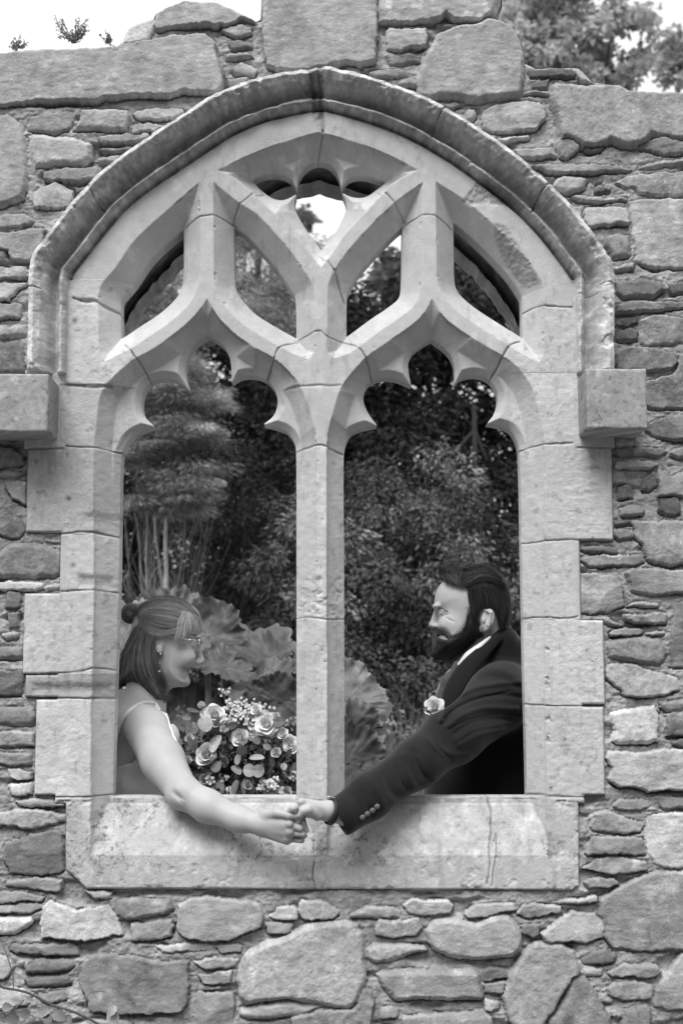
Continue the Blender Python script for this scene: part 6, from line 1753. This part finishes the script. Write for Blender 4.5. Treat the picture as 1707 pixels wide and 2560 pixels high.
    # waistcoat front edge and tie
    wc = solid('waistcoat', [cap(c(1176, 1735, YH - .02), c(1166, 1840, YH - .02), .090, .102, .03), cap(c(1170, 1760, YH + .02), c(1166, 1850, YH + .02), .088, .102, .03)], [((x(1030, 1700, YH), .24, z(1880, YH)), (x(1290, 1700, YH), .58, z(1660, YH)), .005)], M_SUIT, root, .42)
    solid('tie', [ell(c(1143, 1668, .345), (.014, .018, .018), .008), cap(c(1136, 1680, .340), c(1120, 1704, .335), .013, .020, .01), cap(c(1120, 1704, .335), c(1106, 1748, .335), .019, .021, .01)], [((x(1070, 1700, YH), .28, z(1780, YH)), (x(1175, 1700, YH), .46, z(1640, YH)), .003)], M_SUIT, root, .075)
    # sleeve buttons
    for (bx, by) in ((1145, 420), (1200, 380), (1258, 342), (1310, 298)):
        best = drape(su, [(650 + bx / 4.48, 1950 + by / 4.48)], -.20, -.05, .001)[0]
        q_ = best; e_ = .004
        nrm = np.array([sdf_at(su, q_ + e_ * v_)[0] - sdf_at(su, q_ - e_ * v_)[0] for v_ in np.eye(3)])
        nrm = nrm / np.linalg.norm(nrm)
        b = Buf(); 
        b.add(*tube([best - nrm * .001, best + nrm * .0005, best + nrm * .0022, best + nrm * .0030, best + nrm * .0022, best + nrm * .0020, best + nrm * .0019], [.0066, .0070, .0066, .0056, .0048, .0020, .0001], 18), .16)
        b.obj('button', M_SUIT, jk)
    # watch strap seen from the side of the wrist
    wb = Buf(); wc_ = z4(800, 355, -.135); axw = (WR - cuff) / np.linalg.norm(WR - cuff); _, a_, b_ = frame(axw[None]); a_, b_ = a_[0], b_[0]
    ring = []
    for t in np.linspace(0, 2 * np.pi, 33):
        ring.append(wc_ + a_ * .0310 * math.cos(t) + b_ * .0305 * math.sin(t))
    ring = np.array(ring)
    V = []; 
    for q, o in ((-.0075, 1.0), (-.0065, 1.05), (.0065, 1.05), (.0075, 1.0)): V.append(wc_ + (ring - wc_) * o + axw * q)
    V = np.stack(V, 1); m_ = len(ring); i, j = np.meshgrid(np.arange(m_ - 1), np.arange(3), indexing='ij')
    wb.add(V.reshape(-1, 3), np.stack([i * 4 + j, i * 4 + j + 1, (i + 1) * 4 + j + 1, (i + 1) * 4 + j], -1).reshape(-1, 4), .03)
    ws = wb.obj('watch_strap', M_LEATHER, root)
    for s in (1, -1):
        kb = Buf(); cc = wc_ + np.array([0, -.004, s * .033]); kb.add(*tube([cc - axw * .009 , cc - axw * .008 + [0, 0, s * .002], cc + axw * .008 + [0, 0, s * .002], cc + axw * .009], .0016, 7), .8); kb.obj('watch_buckle', M_METAL, ws)
    # trousers and shoes
    tr = [cap((xb, .39, .95), (xb + .01, .38, .50), .10, .08, .04), cap((xb + .01, .38, .50), (xb + .02, .37, .10), .08, .07, .02), cap((xb, .57, .95), (xb + .01, .58, .50), .10, .08, .04), cap((xb + .01, .58, .50), (xb + .02, .59, .10), .08, .07, .02)]
    solid('trousers', tr, [((xb - .2, .2, .06), (xb + .2, .75, 1.1), .011)], M_SUIT, root, .012)
    for yy in (.37, .59): solid('shoe', [cap((xb + .04, yy, .05), (xb - .10, yy, .035), .045, .036, .02), ell((xb - .02, yy, .02), (.15, .045, .02), .02)], [((xb - .2, yy - .07, 0), (xb + .13, yy + .07, .12), .006)], M_LEATHER, root, .03)
    return root
groom_root = groom()

# ================================================================== FLOWERS
M_PETAL = material('petal', rough=.55, n1=(60, .04), n2=(300, .03), spec=.25, sss=.15)
def petal(c, out, up, L, Wd, cup, curl):
    """one cupped petal growing from c towards up, its hollow facing -out"""
    side = np.cross(up, out); side /= np.linalg.norm(side) + 1e-9
    V = []; n, m_ = 6, 6
    for i in range(n + 1):
        t = i / n; wd = Wd * math.sin(math.pi * min(1, .12 + .80 * t)) ** .6
        for j in range(m_ + 1):
            s = j / m_ * 2 - 1
            V.append(c + up * L * t + out * (cup * L * math.sin(math.pi * .55 * t) + curl * L * t ** 3 - .35 * Wd * s * s * (1 - .5 * t)) + side * s * wd)
    F = [(i * (m_ + 1) + j, i * (m_ + 1) + j + 1, (i + 1) * (m_ + 1) + j + 1, (i + 1) * (m_ + 1) + j) for i in range(n) for j in range(m_)]
    return V, F
def rose(parent, pos, rad, tone, r, face=(0, -1, .35), name='rose', openness=1.0):
    b = Buf(); f = np.array(face, float) + r.normal(0, .12, 3); f /= np.linalg.norm(f)
    _, a, e = frame(f[None]); a, e = a[0], e[0]
    k = 0
    for ring, (n, q0, tilt, Ls, cl) in enumerate([(2, .08, .02, .84, -.06), (3, .16, .07, .90, -.03), (4, .28, .16, .94, .02), (5, .42, .30, .92, .10), (5, .54, .48 * openness, .86, .20), (6, .62, .80 * openness, .78, .30)]):
        for i in range(n):
            th = 2 * math.pi * (i / n) + k * 1.1 + r.uniform(-.35, .35)
            out = a * math.cos(th) + e * math.sin(th)
            up = f * math.cos(tilt * 1.3) + out * math.sin(tilt * 1.3)
            V, F = petal(np.array(pos) - f * rad * .55 + out * rad * q0 * .5, out, up, rad * Ls * r.uniform(.80, 1.14), rad * (.24 + .50 * q0 / .5), .16, cl * openness)
            b.add(V, F, tone * r.uniform(.92, 1.04))
        k += 1
    return b.obj(name, M_PETAL, parent)
def round_leaf(parent, c, rad, nrm, tone, r, asp=1.0, name='leaf', dirn=None):
    n = np.array(nrm, float); n /= np.linalg.norm(n)
    d = np.array(dirn, float) if dirn is not None else r.normal(size=3)
    d -= n * (d @ n); d /= np.linalg.norm(d); s = np.cross(n, d)
    V = []; nt = 20; rings = (0, .35, .7, 1.0)
    for q in rings:
        for i in range(nt):
            th = 2 * math.pi * i / nt
            x_, y_ = q * math.cos(th), q * math.sin(th) * asp * (1 - .12 * math.cos(th))
            V.append(np.array(c) + rad * (d * x_ + s * y_ + n * (.14 * abs(y_) + .06 * math.sin(2 * x_ + 1))))
    F = [(i + k * nt, (i + 1) % nt + k * nt, (i + 1) % nt + (k + 1) * nt, i + (k + 1) * nt) for k in range(3) for i in range(nt)]
    b = Buf(); b.add(V, F, [tone * (1.25 if abs(math.sin(2 * math.pi * (i % nt) / nt)) < .05 else 1) for i in range(len(V))])
    return b.obj(name, M_BIG, parent)
def spray(parent, u, v, y, rad, n, tone, r, size=.0042, name='filler_flower'):
    b = Buf(); c0 = W3(u, v, y)
    for k in range(n):
        o = rand_dirs(1, r)[0] * rad * r.random() ** .5 * [1, .5, 1]; p = c0 + o
        b.add(*tube([c0 + [0, .01, -rad * 1.1], (c0 + p) / 2 + [0, .003, -.2 * rad], p], [.0006, .0005, .0004], 4), .12)
        f = np.array([r.normal(0, .35), -1, r.normal(.2, .3)]); f /= np.linalg.norm(f); _, a, e = frame(f[None]); a, e = a[0], e[0]
        t0 = r.uniform(0, 6)
        for i in range(5):
            th = t0 + i * 1.2566; out = a * math.cos(th) + e * math.sin(th); sd = np.cross(f, out)
            L = size * r.uniform(.8, 1.2)
            b.add([p, p + out * L * .6 + sd * L * .38, p + out * L + f * L * .15, p + out * L * .6 - sd * L * .38], [(0, 1, 2, 3)], min(.85, tone * 1.3 * r.uniform(.8, 1.1)))
    return b.obj(name, M_PETAL, parent, smooth=False)
def bouquet():
    r = np.random.default_rng(303)
    y = .31
    root = empty('bouquet', 'loose wedding bouquet of pale roses, round eucalyptus leaves and small white flowers', 'bouquet', tuple(W3(560, 1985, .36)))
    for (u, v, q, t, o) in [(516, 1884, 27, .62, 1.0), (599, 1843, 24, .66, .8), (537, 1785, 27, .74, 1.1), (665, 1808, 27, .78, 1.1), (706, 1833, 15, .74, .7), (727, 1858, 21, .80, 1.0), (504, 1762, 13, .70, .4), (567, 1870, 16, .14, .6),
                            (716, 1978, 14, .45, .8), (512, 1950, 16, .30, .8), (560, 1905, 14, .20, .7), (470, 1900, 12, .5, .8), (632, 1838, 15, .70, .6), (560, 1822, 13, .62, .7), (690, 1880, 14, .60, .7), (576, 1768, 13, .70, .8), (620, 1962, 13, .5, .8), (690, 1790, 12, .7, .6), (474, 1846, 14, .66, .6), (640, 1772, 14, .72, .9)]:
        rose(root, W3(u, v, y - .03 + r.uniform(-.01, .01)), q * px(y) * .86, min(.88, t * 1.22), r, openness=o * r.uniform(.8, 1.15))
    z3 = lambda a, b_, yy: W3(400 + a / 3.136, 1680 + b_ / 3.136, yy)
    for (a, b_, q, t, asp, dr) in [(265, 440, 42, .30, .75, (0, 0, 1)), (355, 410, 56, .30, .95, None), (320, 465, 48, .14, .55, (.8, 0, .4)), (435, 562, 66, .33, .88, None), (640, 612, 50, .22, 1, None), (612, 682, 55, .24, .95, None), (760, 672, 64, .31, .8, (1, 0, -.4)),
                                (700, 772, 58, .38, 1.25, (1, 0, 0)), (772, 775, 46, .34, 1.3, (1, 0, 0)), (600, 770, 48, .20, .8, (.3, 0, -1)), (840, 585, 44, .32, .8, None), (755, 532, 42, .13, 1.1, None), (970, 742, 38, .22, 1.1, None), (440, 742, 36, .16, 1.2, None),
                                (250, 565, 60, .22, .55, (.25, 0, -1)), (590, 905, 58, .12, .5, (.1, 0, -1)), (260, 300, 66, .13, .35, (1, 0, -.2)), (210, 362, 42, .22, .6, (1, 0, .3)), (560, 420, 45, .18, .8, None), (450, 390, 46, .16, .5, (.3, 0, 1)), (880, 700, 50, .10, .5, None),
                                (950, 870, 44, .14, .6, None), (660, 900, 52, .12, .5, (.1, 0, -1)), (800, 850, 40, .12, .6, None), (380, 780, 40, .14, .6, None), (1010, 640, 52, .16, .45, (.6, 0, .8)), (930, 390, 38, .18, .9, None), (1040, 760, 46, .14, .4, (.3, 0, 1)), (500, 640, 50, .13, .8, None), (900, 930, 40, .10, .7, None), (470, 890, 40, .10, .7, None)]:
        round_leaf(root, z3(a, b_, y - .035 + r.uniform(-.018, .022)), q / 3.136 * px(y) * r.uniform(.75, 1.25), (r.normal(0, .5), -1, r.normal(.3, .45)), t * 1.15, r, asp * r.uniform(.7, 1.05), 'leaf', dr)
    for (a, b_, q, n, t) in [(505, 160, .021, 16, .50), (560, 275, .024, 24, .60), (640, 255, .022, 20, .55), (700, 320, .022, 20, .60), (620, 350, .026, 26, .62), (540, 385, .026, 24, .5), (710, 400, .02, 16, .62), (830, 480, .024, 26, .48), (880, 460, .02, 18, .45), (850, 300, .02, 12, .5), (850, 880, .022, 20, .62), (800, 895, .018, 16, .66), (890, 860, .018, 16, .62),
                             (490, 850, .02, 14, .42), (460, 930, .02, 14, .5), (400, 850, .018, 12, .45), (1045, 810, .018, 14, .5), (170, 315, .02, 18, .12), (540, 940, .018, 12, .4), (1040, 400, .022, 12, .3), (760, 240, .018, 8, .4), (730, 500, .016, 10, .5), (940, 940, .016, 8, .5)]:
        spray(root, 400 + a / 3.136, 1680 + b_ / 3.136, y - .03 + r.uniform(-.012, .02), q, n, t, r, .0048)
    # dark foliage that fills the heart of the bunch
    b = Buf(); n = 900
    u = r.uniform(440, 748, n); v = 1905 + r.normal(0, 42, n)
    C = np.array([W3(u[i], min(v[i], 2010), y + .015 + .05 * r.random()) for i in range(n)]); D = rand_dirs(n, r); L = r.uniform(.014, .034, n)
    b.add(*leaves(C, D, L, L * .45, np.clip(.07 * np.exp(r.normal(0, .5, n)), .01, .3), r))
    o = b.obj('foliage', M_LEAF, root, smooth=False); o['kind'] = 'stuff'
    sb = Buf()
    for k in range(16):
        p = W3(r.uniform(500, 680), r.uniform(1880, 1960), y + .02); q = W3(500 + r.uniform(-10, 10), 2060 + r.uniform(-10, 10), .40)
        sb.add(*tube(curve_pts([p, (p + q) / 2 + [0, .0, -.01], W3(505, 1990, .38) + r.normal(0, .004, 3), q], 5), .0022, 5), .12)
    sb.obj('stems', M_BARK, root)
bouquet()
def boutonniere():
    r = np.random.default_rng(404)
    p = W3(1085, 1766, .268)
    root = empty('buttonhole_flower', 'single white rose buttonhole with dark leaves pinned to the groom’s chest', 'buttonhole flower', tuple(p))
    rose(root, p, .0215, .80, r, (-.35, -1, .3))
    for (a, b_, q, t, d) in ((1072, 1785, .016, .08, (-.3, 0, -1)), (1082, 1795, .018, .07, (.1, 0, -1)), (1068, 1772, .012, .12, (-1, 0, 0)), (1096, 1790, .014, .10, (.5, 0, -1))): round_leaf(root, W3(a, b_, .272), q, (-.2, -1, .2), t, r, .5, 'leaf', d)
    spray(root, 1100, 1776, .262, .009, 14, .62, r, .0035)
boutonniere()
